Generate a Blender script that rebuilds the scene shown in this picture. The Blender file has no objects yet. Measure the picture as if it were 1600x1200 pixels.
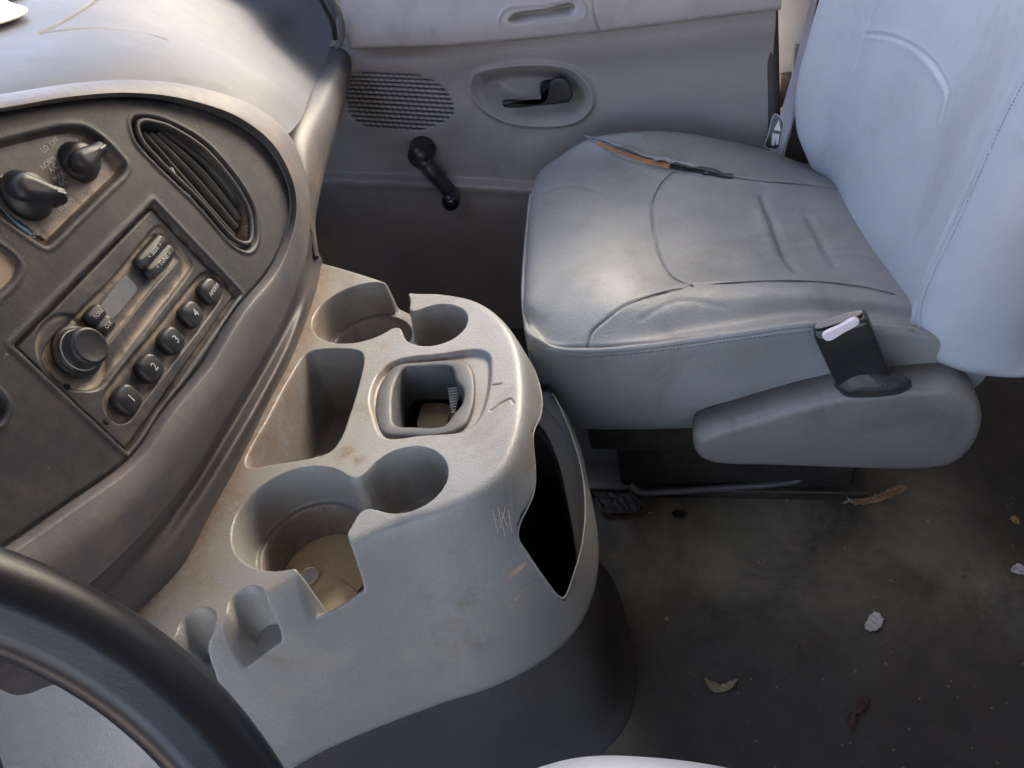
import bpy, bmesh, math, random
import numpy as np
from mathutils import Matrix, Vector
random.seed(7); rng = np.random.default_rng(7)
S = bpy.context.scene
COL = S.collection

# ------------------------------------------------------------------ camera
F_ = 1200.0
def _basis(V=(260, 1130), a=300):
    b = (F_*F_+V[0]*a)/V[1]
    Y = np.array([V[0], V[1], -F_]); Y /= np.linalg.norm(Y)
    D = np.array([a, -b, -F_]); D /= np.linalg.norm(D)
    Z = -D; X = np.cross(Y, Z)
    return np.array([X, Y, Z])
M = _basis()
C = np.array([0, 0, 1.05])
cam = bpy.data.cameras.new('camera'); co = bpy.data.objects.new('camera', cam); COL.objects.link(co)
cam.lens = 27; cam.sensor_width = 36; cam.clip_start = 0.02; cam.clip_end = 500
mw = Matrix.Identity(4)
for i in range(3):
    for j in range(3): mw[i][j] = float(M[i, j])
    mw[i][3] = float(C[i])
co.matrix_world = mw
S.camera = co

# ------------------------------------------------------------------ light
SUN = Vector((-0.31, -0.74, -0.60)).normalized()       # travel direction
EL = math.asin(-SUN.z)
w = bpy.data.worlds.new('World'); S.world = w; w.use_nodes = True
nt = w.node_tree; bg = nt.nodes['Background']
sky = nt.nodes.new('ShaderNodeTexSky'); sky.sky_type = 'NISHITA'; sky.sun_disc = False
sky.sun_elevation = EL; sky.sun_rotation = math.atan2(-SUN.x, -SUN.y)
sky.dust_density = 5; sky.air_density = .8
hs = nt.nodes.new('ShaderNodeHueSaturation'); hs.inputs['Saturation'].default_value = .72
nt.links.new(sky.outputs[0], hs.inputs['Color']); nt.links.new(hs.outputs[0], bg.inputs[0]); bg.inputs[1].default_value = 0.15
sl = bpy.data.lights.new('sun', 'SUN'); sl.energy = 0.46; sl.angle = math.radians(10); sl.color = (1, .98, .95)
so = bpy.data.objects.new('sun', sl); COL.objects.link(so)
so.rotation_euler = SUN.to_track_quat('-Z', 'Y').to_euler(); so.location = (-1, -1, 4)
S.view_settings.view_transform = 'Standard'; S.view_settings.look = 'None'
S.view_settings.exposure = 3.4; S.view_settings.gamma = 1
S.view_settings.use_curve_mapping = False
try:
    S.cycles.max_bounces = 10; S.cycles.diffuse_bounces = 6
except Exception: pass

# ------------------------------------------------------------------ projection helpers (photo pixel -> point on a real plane)
def ray(px, py): return M @ np.array([px-800, 600-py, -F_])/F_
def P(px, py, x=None, y=None, z=None, n=None, d=None):
    r = ray(px, py)
    if x is not None: t = x/r[0]
    elif y is not None: t = y/r[1]
    elif z is not None: t = (z-C[2])/r[2]
    else: t = (d-np.dot(C, n))/np.dot(r, n)
    return C+r*t
def proj(p):
    q = (np.asarray(p)-C) @ M
    return np.stack([800+F_*q[..., 0]/-q[..., 2], 600-F_*q[..., 1]/-q[..., 2]], -1)
def K(pts, ax, v0, v1=None):
    n = len(pts); out = []
    for i, p in enumerate(pts):
        v = v0[i] if isinstance(v0, (list, tuple)) else (v0 if v1 is None else v0+(v1-v0)*i/(n-1))
        out.append(P(*p, **{ax: v}))
    return np.array(out)

# ------------------------------------------------------------------ curve / surface helpers
def cr(pts, n, closed=False):
    p = np.asarray(pts, float)
    if len(p) == 2 and not closed:
        t = np.linspace(0, 1, n)[:, None]; return p[0]*(1-t)+p[1]*t
    if closed: q = np.vstack([p[-1], p, p[0], p[1]])
    else: q = np.vstack([2*p[0]-p[1], p, 2*p[-1]-p[-2]])
    seg = np.linalg.norm(np.diff(q, axis=0), axis=1)**.5+1e-9
    k = np.concatenate([[0], np.cumsum(seg)])
    a, b = k[1], k[-2]
    T = np.linspace(a, b, n, endpoint=not closed)
    i = np.clip(np.searchsorted(k, T, side='right')-1, 1, len(q)-3)
    t0, t1, t2, t3 = k[i-1][:, None], k[i][:, None], k[i+1][:, None], k[i+2][:, None]; t = T[:, None]
    p0, p1, p2, p3 = q[i-1], q[i], q[i+1], q[i+2]
    A1 = (t1-t)/(t1-t0)*p0+(t-t0)/(t1-t0)*p1; A2 = (t2-t)/(t2-t1)*p1+(t-t1)/(t2-t1)*p2; A3 = (t3-t)/(t3-t2)*p2+(t-t2)/(t3-t2)*p3
    B1 = (t2-t)/(t2-t0)*A1+(t-t0)/(t2-t0)*A2; B2 = (t3-t)/(t3-t1)*A2+(t-t1)/(t3-t1)*A3
    return (t2-t)/(t2-t1)*B1+(t-t1)/(t2-t1)*B2
def even(c, n):
    s = np.concatenate([[0], np.cumsum(np.linalg.norm(np.diff(c, axis=0), axis=1))])
    T = np.linspace(0, s[-1], n)
    return np.stack([np.interp(T, s, c[:, k]) for k in range(c.shape[1])], 1)
def loft(curves, nu, nv, evn=True, matched=False):
    cs = []
    for c in curves:
        d = cr(c, nu if matched else nu*3)
        cs.append(d if matched else even(d, nu))
    cs = np.array(cs)                                   # rows x nu x 3
    g = np.stack([cr(cs[:, j], nv) for j in range(nu)], 1)
    return g                                            # nv x nu x 3
def gnormals(g):
    du = np.gradient(g, axis=1); dv = np.gradient(g, axis=0)
    n = np.cross(du, dv); n /= np.linalg.norm(n, axis=-1, keepdims=True)+1e-12
    a_ = g.shape[0]//2; b_ = g.shape[1]//2
    if np.dot(n[a_, b_], C-g[a_, b_]) < 0: n = -n         # towards the viewer's side
    return n
def dpoly(p, a):
    """distance of points p (N,k) to polyline a (m,k)"""
    best = np.full(len(p), 1e9)
    for i in range(len(a)-1):
        v = a[i+1]-a[i]; l = np.dot(v, v)+1e-18
        t = np.clip((p-a[i]) @ v/l, 0, 1)
        best = np.minimum(best, np.linalg.norm(p-a[i]-t[:, None]*v, axis=1))
    return best
def on_surf(g, pts):
    q = proj(g).reshape(-1, 2); f = g.reshape(-1, 3); out = []
    dep = np.linalg.norm(f-C, axis=1)
    for p in pts:
        d2 = np.sum((q-np.array(p))**2, 1); m_ = np.flatnonzero(d2 < max(d2.min()*1.5, 9.0))
        near = dep[m_].min(); m_ = m_[dep[m_] < near+.02]; out.append(f[m_[np.argmin(d2[m_])]])
    return np.array(out)
def groove(g, pix, depth=.002, wd=.0015, nrm=None, ridge=False, pts=None):
    line = pts if pts is not None else cr(on_surf(g, pix), 40)
    n = nrm if nrm is not None else gnormals(g)
    f = g.reshape(-1, 3); d = dpoly(f, line)
    k = np.exp(-(d/wd)**2)*depth*(-1 if not ridge else 1)
    return (f+n.reshape(-1, 3)*k[:, None]).reshape(g.shape)
def sstep(x): x = np.clip(x, 0, 1); return x*x*(3-2*x)
def sd_circle(p, c, r): return np.hypot(p[..., 0]-c[0], p[..., 1]-c[1])-r
def sd_cap(p, a, b, r):
    a = np.array(a, float); b = np.array(b, float); v = b-a; w_ = p-a
    t = np.clip((w_ @ v)/np.dot(v, v), 0, 1)
    return np.linalg.norm(w_-t[..., None]*v, axis=-1)-r
def sd_poly(p, poly):
    poly = np.asarray(poly, float); sh = p.shape[:-1]; q = p.reshape(-1, 2)
    d = np.full(len(q), 1e9); ins = np.zeros(len(q), bool); n = len(poly)
    for i in range(n):
        a, b = poly[i], poly[(i+1) % n]; v = b-a; w_ = q-a
        t = np.clip(w_ @ v/(np.dot(v, v)+1e-18), 0, 1)
        d = np.minimum(d, np.linalg.norm(w_-t[:, None]*v, axis=1))
        c = (a[1] > q[:, 1]) != (b[1] > q[:, 1])
        xi = (b[0]-a[0])*(q[:, 1]-a[1])/((b[1]-a[1]) if abs(b[1]-a[1]) > 1e-12 else 1e-12)+a[0]
        ins ^= c & (q[:, 0] < xi)
    return np.where(ins, -d, d).reshape(sh)
def smin(a, b, k): h = np.clip(.5+.5*(b-a)/k, 0, 1); return b*(1-h)+a*h-k*h*(1-h)
def noise2(x, y, sc, seed=0):
    r = np.random.default_rng(seed); v = 0
    for k in range(9):
        a = r.uniform(0, 6.28); s = sc*r.uniform(.5, 1.8)
        v = v+np.sin((x*math.cos(a)+y*math.sin(a))*s+r.uniform(0, 6.28))/9
    return v*1.8

# ------------------------------------------------------------------ object helpers
def setp(o, label=None, cat=None, group=None, kind=None):
    if label: o['label'] = label
    if cat: o['category'] = cat
    if group: o['group'] = group
    if kind: o['kind'] = kind
    return o
def thing(name, label, cat, loc, group=None):
    o = bpy.data.objects.new(name, None); COL.objects.link(o); o.location = [float(v) for v in loc]
    o.empty_display_size = .03
    return setp(o, label, cat, group)
def wloc(o):
    v = Vector(o.location)
    while o.parent: o = o.parent; v = v+Vector(o.location)
    return v
def mobj(name, V, Fc, mat, parent=None, smooth=True, label=None, attr=None):
    V = np.asarray(V, float)
    org = (V.min(0)+V.max(0))/2
    me = bpy.data.meshes.new(name)
    L = V-org
    if isinstance(Fc, np.ndarray):
        nv, nf, k = len(L), len(Fc), Fc.shape[1]
        me.vertices.add(nv); me.vertices.foreach_set('co', L.ravel())
        me.loops.add(nf*k); me.loops.foreach_set('vertex_index', Fc.ravel().astype(np.int32))
        me.polygons.add(nf); me.polygons.foreach_set('loop_start', np.arange(0, nf*k, k, dtype=np.int32))
        try: me.polygons.foreach_set('loop_total', np.full(nf, k, dtype=np.int32))
        except Exception: pass
        me.update(calc_edges=True); me.validate()
    else:
        me.from_pydata([tuple(v) for v in L], [], [tuple(int(i) for i in f) for f in Fc]); me.update()
    if smooth: me.polygons.foreach_set('use_smooth', [True]*len(me.polygons))
    if attr is not None:
        at = me.attributes.new('grime_shading', 'FLOAT', 'POINT'); at.data.foreach_set('value', np.clip(np.asarray(attr, float), 0, 1))
    me.materials.append(mat)
    o = bpy.data.objects.new(name, me); COL.objects.link(o)
    ow = Vector([float(v) for v in org])
    if parent is not None: o.parent = parent; o.location = ow-wloc(parent)
    else: o.location = ow
    if label: o['label'] = label
    return o
def gridfaces(nv, nu, mask=None, closed_u=False, flip=False):
    i = np.arange(nv*nu).reshape(nv, nu)
    if closed_u: i = np.hstack([i, i[:, :1]])
    f = np.stack([i[:-1, :-1], i[:-1, 1:], i[1:, 1:], i[1:, :-1]], -1)
    if mask is not None: f = f[mask]
    f = f.reshape(-1, 4)
    return f[:, ::-1].copy() if flip else f.copy()
def gobj(name, g, mat, parent=None, mask=None, thick=0, closed_u=False, flip=None, label=None, attr=None):
    nv, nu = g.shape[:2]
    if attr is not None: attr = np.asarray(attr).reshape(-1)
    if flip is None:
        du = g[nv//2, min(nu//2+1, nu-1)]-g[nv//2, nu//2-1]; dv = g[min(nv//2+1, nv-1), nu//2]-g[nv//2-1, nu//2]
        flip = np.dot(np.cross(du, dv), C-g[nv//2, nu//2]) < 0
    Fc = gridfaces(nv, nu, mask, closed_u, flip)
    V = g.reshape(-1, 3)
    if mask is not None:
        used = np.unique(Fc); mp = np.full(len(V), -1); mp[used] = np.arange(len(used)); V = V[used]; Fc = mp[Fc]
        if attr is not None: attr = attr[used]
    o = mobj(name, V, Fc, mat, parent, True, label, attr)
    if thick:
        m = o.modifiers.new('thick', 'SOLIDIFY'); m.thickness = thick; m.offset = -1
    return o
def tube(pts, r, n=10, res=None, closed=False, sect=None):
    c = cr(pts, res or max(8, len(pts)*6), closed); m = len(c)
    tg = np.gradient(c, axis=0)
    if closed: tg = np.roll(c, -1, 0)-np.roll(c, 1, 0)
    tg /= np.linalg.norm(tg, axis=1, keepdims=True)+1e-12
    up = np.array([0, 0, 1.]) if abs(tg[0][2]) < .9 else np.array([1., 0, 0])
    V = []; a = np.cross(tg[0], up); a /= np.linalg.norm(a)
    for i in range(m):
        a = a-np.dot(a, tg[i])*tg[i]; a /= np.linalg.norm(a); b = np.cross(tg[i], a)
        rr = r[i*len(r)//m] if isinstance(r, (list, tuple)) else r
        for k in range(n):
            t = 2*math.pi*k/n; V.append(c[i]+rr*(math.cos(t)*a+math.sin(t)*b))
    Fs = []
    for i in range(m if closed else m-1):
        for k in range(n):
            j = (i+1) % m
            Fs.append((i*n+k, i*n+(k+1) % n, j*n+(k+1) % n, j*n+k))
    if not closed: Fs += [tuple(range(n))[::-1], tuple((m-1)*n+k for k in range(n))]
    return np.array(V), Fs
def frame(zax, xax=(1, 0, 0)):
    z = np.array(zax, float); z /= np.linalg.norm(z); x = np.array(xax, float)
    if abs(np.dot(x, z)) > .95*np.linalg.norm(x): x = np.array([0, 0, 1.]) if abs(z[2]) < .9 else np.array([0, 1., 0])
    x -= np.dot(x, z)*z; x /= np.linalg.norm(x)
    return np.array([x, np.cross(z, x), z])
def lathe(prof, o, zax, n=32, xax=(1, 0, 0), squash=None):
    R = frame(zax, xax); V = []; Fs = []
    for (r, h) in prof:
        for k in range(n):
            t = 2*math.pi*k/n; V.append(np.array(o)+r*math.cos(t)*R[0]+r*math.sin(t)*R[1]+h*R[2])
    for i in range(len(prof)-1):
        for k in range(n): Fs.append((i*n+k, i*n+(k+1) % n, (i+1)*n+(k+1) % n, (i+1)*n+k))
    Fs += [tuple(range(n))[::-1], tuple((len(prof)-1)*n+k for k in range(n))]
    return np.array(V), Fs
def join(*vf):
    V = []; Fs = []; b = 0
    for v, f in vf:
        V.append(np.asarray(v)); Fs += [tuple(i+b for i in q) for q in f]; b += len(v)
    return np.vstack(V), Fs
def pillow(outline, o_dir, h, bev, n=48, inner=0, dome=0.0, closed=True):
    """outline (3D, planar-ish) extruded along o_dir by h with a rounded edge; solid."""
    c = cr(outline, n, True); cen = c.mean(0); o = np.array(o_dir, float); o /= np.linalg.norm(o)
    rings = [(0, 0)]
    for a in np.linspace(0, 90, 6): rings.append((bev*(1-math.cos(math.radians(a))), h-bev+bev*math.sin(math.radians(a))))
    V = []; Fs = []
    tg = np.roll(c, -1, 0)-np.roll(c, 1, 0); tg /= np.linalg.norm(tg, axis=1, keepdims=True)+1e-12
    inn = np.cross(o, tg); 
    if np.mean(np.sum(inn*(cen-c), 1)) < 0: inn = -inn
    for s, hh in rings: V.append(c+inn*s+o*hh)
    last = V[-1]
    for k in (.8, .5, .2): V.append(cen+o*h+(last-(cen+o*h))*k+o*dome*(1-k*k))
    m = len(V); V = np.vstack(V)
    flip = np.dot(np.cross(c[1]-c[0], c[2]-c[1]), o) < 0
    for i in range(m-1):
        for k in range(n):
            q = (i*n+k, i*n+(k+1) % n, (i+1)*n+(k+1) % n, (i+1)*n+k); Fs.append(q)
    Fs.append(tuple((m-1)*n+k for k in range(n))); Fs.append(tuple(range(n))[::-1])
    return V, Fs
def rrect(c, u, v, a, b, r, n=5):
    """rounded rectangle outline centre c, axes u v, half sizes a b"""
    out = []
    for sx, sy, a0 in ((1, 1, 0), (-1, 1, 90), (-1, -1, 180), (1, -1, 270)):
        for k in range(n):
            t = math.radians(a0+90*k/(n-1)); out.append(np.array(c)+u*(sx*(a-r)+r*math.cos(t))+v*(sy*(b-r)+r*math.sin(t)))
    return np.array(out)
def box(c, sx, sy, sz, R=None, bev=.002):
    R = np.eye(3) if R is None else R
    V = []
    bm = bmesh.new(); bmesh.ops.create_cube(bm, size=1)
    for v in bm.verts: v.co = Vector((v.co.x*sx, v.co.y*sy, v.co.z*sz))
    if bev: bmesh.ops.bevel(bm, geom=list(bm.edges), offset=bev, segments=3, affect='EDGES', profile=.5)
    V = [np.array(c)+R[0]*v.co.x+R[1]*v.co.y+R[2]*v.co.z for v in bm.verts]
    bm.verts.index_update(); Fs = [tuple(v.index for v in f.verts) for f in bm.faces]; bm.free()
    return np.array(V), Fs
def text(s, c, u, v, size, mat, parent, name='lettering', depth=.0003):
    """flat lettering lying on the surface: u = reading direction, v = up"""
    cu = bpy.data.curves.new(name, 'FONT'); cu.body = s; cu.size = 1; cu.align_x = 'CENTER'; cu.align_y = 'CENTER'; cu.extrude = 0; cu.resolution_u = 3
    o = bpy.data.objects.new(name, cu); me = None
    COL.objects.link(o); dg = bpy.context.evaluated_depsgraph_get(); dg.update()
    me = bpy.data.meshes.new_from_object(o.evaluated_get(dg)); COL.objects.unlink(o); bpy.data.objects.remove(o)
    u = np.array(u, float)/np.linalg.norm(u); v = np.array(v, float); v -= np.dot(v, u)*u; v /= np.linalg.norm(v); nn = np.cross(u, v)
    V = [np.array(c)+u*q.co.x*size+v*q.co.y*size+nn*depth for q in me.vertices]
    Fs = [tuple(p.vertices) for p in me.polygons]
    return np.array(V), Fs

# ------------------------------------------------------------------ materials
def mat(name, base, rough=.5, grain=900, gstr=.12, dust=None, damt=.4, dscale=9, var=.12, spec=.5, wr=0, wrs=30, metal=0, dirt=None, dirtamt=0, dirtscale=14, coat=0, speck=0, distort=.35, grime_shading=None, gscale=95, gn=(.28, .60)):
    m = bpy.data.materials.new(name); m.use_nodes = True; t = m.node_tree; N = t.nodes; L = t.links
    b = N['Principled BSDF']; tc = N.new('ShaderNodeNewGeometry')
    def noise(s, det=6, ro=.6, dis=0):
        n = N.new('ShaderNodeTexNoise'); n.inputs['Scale'].default_value = s; n.inputs['Detail'].default_value = det
        n.inputs['Roughness'].default_value = ro; n.inputs['Distortion'].default_value = dis
        L.new(tc.outputs['Position'], n.inputs['Vector']); return n.outputs['Fac']
    def ramp(f, a, c_):
        r = N.new('ShaderNodeMapRange'); r.inputs[1].default_value = a; r.inputs[2].default_value = c_; r.interpolation_type = 'SMOOTHSTEP'; L.new(f, r.inputs[0]); return r.outputs[0]
    def mul(f, k):
        r = N.new('ShaderNodeMath'); r.operation = 'MULTIPLY'; L.new(f, r.inputs[0])
        if isinstance(k, (int, float)): r.inputs[1].default_value = k
        else: L.new(k, r.inputs[1])
        return r.outputs[0]
    def mix(a, c_, f):
        r = N.new('ShaderNodeMix'); r.data_type = 'RGBA'; L.new(f, r.inputs[0])
        for s, q in ((6, a), (7, c_)):
            if isinstance(q, tuple): r.inputs[s].default_value = (*q[:3], 1)
            else: L.new(q, r.inputs[s])
        return r.outputs[2]
    base = tuple(base); dk = tuple(v*(1-var) for v in base); lt = tuple(min(1, v*(1+var)) for v in base)
    col = mix(dk, lt, ramp(noise(6.5), .35, .65))
    col = mix(col, tuple(v*(1-var) for v in base), mul(ramp(noise(70, 8, .7), .5, .8), .5))
    if dirt: col = mix(col, dirt, mul(ramp(noise(dirtscale, 10, .72, .6), .5, .68), dirtamt))
    if dust:
        q1 = mul(ramp(noise(dscale, 9, .68, distort), .36, .72), mul(ramp(noise(dscale*5.3, 8, .7), .30, .66), damt))
        col = mix(col, dust, q1)
        col = mix(col, dust, mul(ramp(noise(dscale*14, 4, .8), .60, .74), damt*.5))
    if speck: col = mix(col, (.5, .45, .36), mul(ramp(noise(230, 2, .5), .74, .78), speck))
    if grime_shading:
        at = N.new('ShaderNodeAttribute'); at.attribute_name = 'grime_shading'
        col = mix(col, grime_shading, mul(at.outputs['Fac'], ramp(noise(gscale, 9, .70, .3), gn[0], gn[1])))  # real grime, plus painted lit floor patches and dark grille slots
    L.new(col, b.inputs['Base Color'])
    rr = N.new('ShaderNodeMapRange'); rr.inputs[3].default_value = max(.05, rough-.10); rr.inputs[4].default_value = min(1, rough+.14)
    L.new(noise(24, 8, .7), rr.inputs[0]); L.new(rr.outputs[0], b.inputs['Roughness'])
    b.inputs['Specular IOR Level'].default_value = spec; b.inputs['Metallic'].default_value = metal
    if coat: b.inputs['Coat Weight'].default_value = coat; b.inputs['Coat Roughness'].default_value = .15
    last = None
    def bump(h, st, dist):
        nonlocal last
        q = N.new('ShaderNodeBump'); q.inputs['Strength'].default_value = st; q.inputs['Distance'].default_value = dist; L.new(h, q.inputs['Height'])
        if last is not None: L.new(last, q.inputs['Normal'])
        last = q.outputs[0]
    if gstr:
        v = N.new('ShaderNodeTexVoronoi'); v.inputs['Scale'].default_value = grain; L.new(tc.outputs['Position'], v.inputs['Vector'])
        bump(v.outputs['Distance'], gstr, .001); bump(noise(grain*.35, 4), gstr*.9, .0012)
    if wr: bump(noise(wrs, 8, .62, 1.2), wr, .006)
    if last is not None: L.new(last, b.inputs['Normal'])
    return m
TAN = (.36, .27, .17)
m_cons = mat('console plastic', (.200, .205, .205), .38, 620, .22, dust=(.31, .27, .20), damt=.45, dscale=6, dirt=(.11, .08, .055), dirtamt=.50, dirtscale=9, var=.06, speck=.12, grime_shading=(.16, .105, .07))
m_dash = mat('dash vinyl', (.085, .092, .106), .6, 800, .14, dust=(.15, .14, .13), damt=.25, dscale=8, var=.06, spec=.35)
m_rim = mat('dash trim vinyl', (.082, .082, .088), .52, 800, .14, dust=(.30, .22, .15), damt=.5, dscale=9, var=.08)
m_low = mat('lower dash vinyl', (.056, .051, .055), .55, 700, .2, dust=(.10, .08, .065), damt=.4, dscale=9, var=.1, grime_shading=(.10, .055, .03))
m_face = mat('face panel plastic', (.022, .025, .031), .5, 1200, .16, dust=(.15, .125, .095), damt=.5, dscale=9, var=.12, speck=.25, grime_shading=(.40, .29, .19))
m_cface = mat('control face plastic', (.060, .061, .064), .4, 1200, .08, dust=(.30, .23, .16), damt=.7, dscale=20, var=.12, speck=.3, grime_shading=(.42, .34, .26))
m_radio = mat('radio face plastic', (.048, .049, .054), .40, 1400, .08, dust=(.20, .165, .125), damt=.7, dscale=26, var=.12, speck=.3, grime_shading=(.36, .295, .225), gscale=60)
m_btn = mat('button rubber', (.022, .024, .028), .38, 1500, .05, dust=(.2, .17, .13), damt=.2, dscale=30, var=.1)
m_blk = mat('black plastic', (.018, .018, .02), .32, 900, .08, dust=(.2, .17, .13), damt=.12, dscale=30, var=.1)
m_vane = mat('vent vane plastic', (.055, .055, .056), .4, 900, .08, dust=(.25, .2, .15), damt=.3, dscale=30, var=.1)
m_gloss = mat('glossy black plastic', (.012, .012, .014), .14, 900, .02, var=.1)
m_slot = mat('dark recess', (.01, .01, .011), .8, 900, 0, var=.1)  # near-black, puts the shade of gaps and inner boxes into colour
m_door = mat('door panel plastic', (.30, .275, .27), .45, 650, .22, dust=(.27, .25, .22), damt=.3, dscale=5, var=.05, dirt=(.14, .13, .12), dirtamt=.35, dirtscale=6, grime_shading=(.012, .012, .013), gn=(-.2, 0))
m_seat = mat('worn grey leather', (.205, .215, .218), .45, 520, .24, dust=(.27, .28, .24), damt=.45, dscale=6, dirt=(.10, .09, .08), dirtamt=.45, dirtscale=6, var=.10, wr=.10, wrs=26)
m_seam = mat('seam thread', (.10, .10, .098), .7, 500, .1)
m_back_lit = mat('window-lit grey leather', (.41, .43, .48), .40, 420, .22, dust=(.40, .40, .40), damt=.3, dscale=5, dirt=(.25, .24, .23), dirtamt=.35, dirtscale=7, var=.06, wr=.10, wrs=14)  # seat leather made lighter and bluer to carry the windscreen light
m_trim = mat('seat trim plastic', (.185, .178, .168), .42, 800, .15, dust=(.2, .165, .12), damt=.4, dscale=9, dirt=(.06, .05, .035), dirtamt=.4, dirtscale=10, var=.08)
m_foam = mat('torn seat foam', (.42, .20, .07), .9, 300, .6, dust=(.2, .08, .03), damt=.7, dscale=40, var=.3)
m_floor = mat('rubber floor', (.036, .035, .034), .6, 900, .35, dust=(.085, .075, .06), damt=.6, dscale=4.2, var=.2, dirt=(.02, .02, .02), dirtamt=.6, dirtscale=5, wr=.15, wrs=30, speck=.25, grime_shading=(.27, .25, .19), gscale=7, gn=(.22, .70))
m_carp = mat('engine cover carpet', (.050, .047, .047), .85, 1200, .5, dust=(.08, .07, .06), damt=.4, dscale=9, var=.15)
m_wheel = mat('steering wheel leather', (.005, .007, .013), .33, 1400, .04, dust=(.04, .045, .05), damt=.15, dscale=14, var=.1, spec=.5)  # blue in the base colour stands in for reflected sky
m_belt = mat('belt webbing', (.34, .33, .37), .6, 900, .3, var=.08)
m_cream = mat('cream pillar paint', (.68, .65, .62), .4, 900, .03, dust=(.4, .34, .28), damt=.25, dscale=12, var=.05)
m_white = mat('white print', (.62, .62, .60), .5, 900, 0, var=.05)
m_print = mat('grey print', (.50, .51, .50), .5, 900, 0, var=.1)
m_blue = mat('blue print', (.16, .36, .55), .5, 900, 0, var=.1)
m_lcd = mat('lcd glass', (.20, .22, .23), .2, 900, 0, dust=(.40, .34, .27), damt=.5, dscale=40, var=.06)
m_steel = mat('rusty steel', (.22, .18, .14), .45, 400, .3, dust=(.20, .09, .04), damt=.7, dscale=35, var=.2, metal=.4)
m_yell = mat('yellowed bracket', (.20, .16, .07), .5, 400, .1, dust=(.2, .12, .06), damt=.4, dscale=60, var=.1)
m_dmet = mat('dark painted steel', (.03, .028, .027), .4, 600, .2, dust=(.15, .10, .07), damt=.5, dscale=14, var=.2)
m_ring = mat('charcoal frame plastic', (.065, .072, .076), .5, 800, .15, dust=(.22, .15, .10), damt=.3, dscale=26, var=.1)
m_coin = mat('silver coin', (.72, .70, .62), .28, 500, .1, metal=.9, var=.1)
m_pink = mat('release button plastic', (.74, .66, .72), .35, 900, 0, var=.03)
m_paper = mat('paper scrap', (.70, .68, .62), .7, 500, .2, var=.08)
m_leaf = mat('dry leaf', (.36, .24, .13), .7, 500, .3, dust=(.5, .42, .3), damt=.4, dscale=60, var=.2)
m_dark = mat('dull dark trim', (.05, .048, .046), .6, 700, .2, dust=(.12, .1, .08), damt=.3, var=.2)
m_roof = mat('headliner', (.62, .55, .49), .8, 500, .2, var=.05)
m_stain = mat('black stain', (.03, .028, .025), .5, 500, .3, var=.2)
m_scuff = mat('scuff', (.5, .42, .36), .7, 500, .2, var=.2)

# ================================================================== THE SETTING
xs = np.linspace(-1.2, 2.2, 300); ys = np.linspace(-.62, 1.213, 170)
X, Y = np.meshgrid(xs, ys)
ZF = .10
Z = ZF+.0035*noise2(X, Y, 9, 3)+.0015*noise2(X, Y, 35, 4)
rl = cr(K([(1440, 690), (1500, 770), (1555, 880), (1610, 980), (1680, 1100)], 'z', ZF), 30)
d = dpoly(np.stack([X, Y], -1).reshape(-1, 2), rl[:, :2]).reshape(X.shape)
Z = Z+.012*np.exp(-(d/.014)**2)
gr = .0*X
for px, py, rr_, a_ in [(1000, 850, .08, 1), (1120, 830, .14, .95), (1300, 860, .14, .75), (1460, 900, .10, .6), (1450, 780, .06, .6), (1575, 930, .05, .7), (1200, 790, .08, .5), (960, 1150, .04, .4)]:  # dust patches that also paint in the lit part of the floor
    q = P(px, py, z=ZF); gr = gr+a_*np.exp(-(np.hypot(X-q[0], Y-q[1])/rr_)**2)
o = gobj('floor', np.stack([X, Y, Z], -1), m_floor, attr=np.clip(gr, 0, 1)); setp(o, 'dirty black rubber van floor with dusty patches, lit area painted in, and a raised ridge', kind='structure')

xs = np.linspace(-60, 60, 40); X, Y = np.meshgrid(xs, xs)
o = gobj('ground', np.stack([X, Y, -.55+0*X], -1), mat('dry soil', (.42, .33, .24), .9, 40, .2)); setp(o, 'unseen tan ground outside the van, added to bounce warm light', kind='structure')  # unseen ground, added to bounce warm light into the cab
# van body shell: roof, walls with openings (windscreen, side windows, open driver door)
vb = thing('van_body', 'grey headliner and side walls of the van enclosing the cab', 'van body', (.5, .35, 1.5))
def part(name, c, sx, sy, sz, m, p, bev=.004, R=None, label=None):
    V, Fs = box(c, sx, sy, sz, R, bev); return mobj(name, V, Fs, m, p, False, label)
part('roof', (.80, .36, 1.52), 2.50, 1.86, .05, m_roof, vb)
part('rear_wall', (2.12, .36, .75), .06, 1.86, 1.46, m_dark, vb)
part('side_wall', (1.15, 1.27, .74), 1.84, .06, 1.50, m_roof, vb)
part('side_wall', (1.25, -.60, .74), 1.60, .06, 1.50, m_roof, vb)
part('window_header', (-.13, 1.245, 1.43), .58, .05, .12, m_roof, vb)
part('driver_door_sill', (-.20, -.60, .08), 1.40, .06, .10, m_dark, vb)
part('driver_header_sky_block', (-.1, -.60, 1.32), 1.15, .06, .36, m_dark, vb)  # header made deeper to block sky light on the driver side
part('firewall', (-1.10, .36, .43), .05, 1.86, .78, m_dark, vb)
a0, a1 = np.array([-1.05, 1.24, .83]), np.array([-.42, 1.24, 1.46])
for yy in (1.24, -.57):
    V, Fs = tube([(-1.05, yy, .83), (-.74, yy, 1.15), (-.42, yy, 1.47)], .035, 10); mobj('windscreen_pillar', V, Fs, m_roof, vb)

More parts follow.
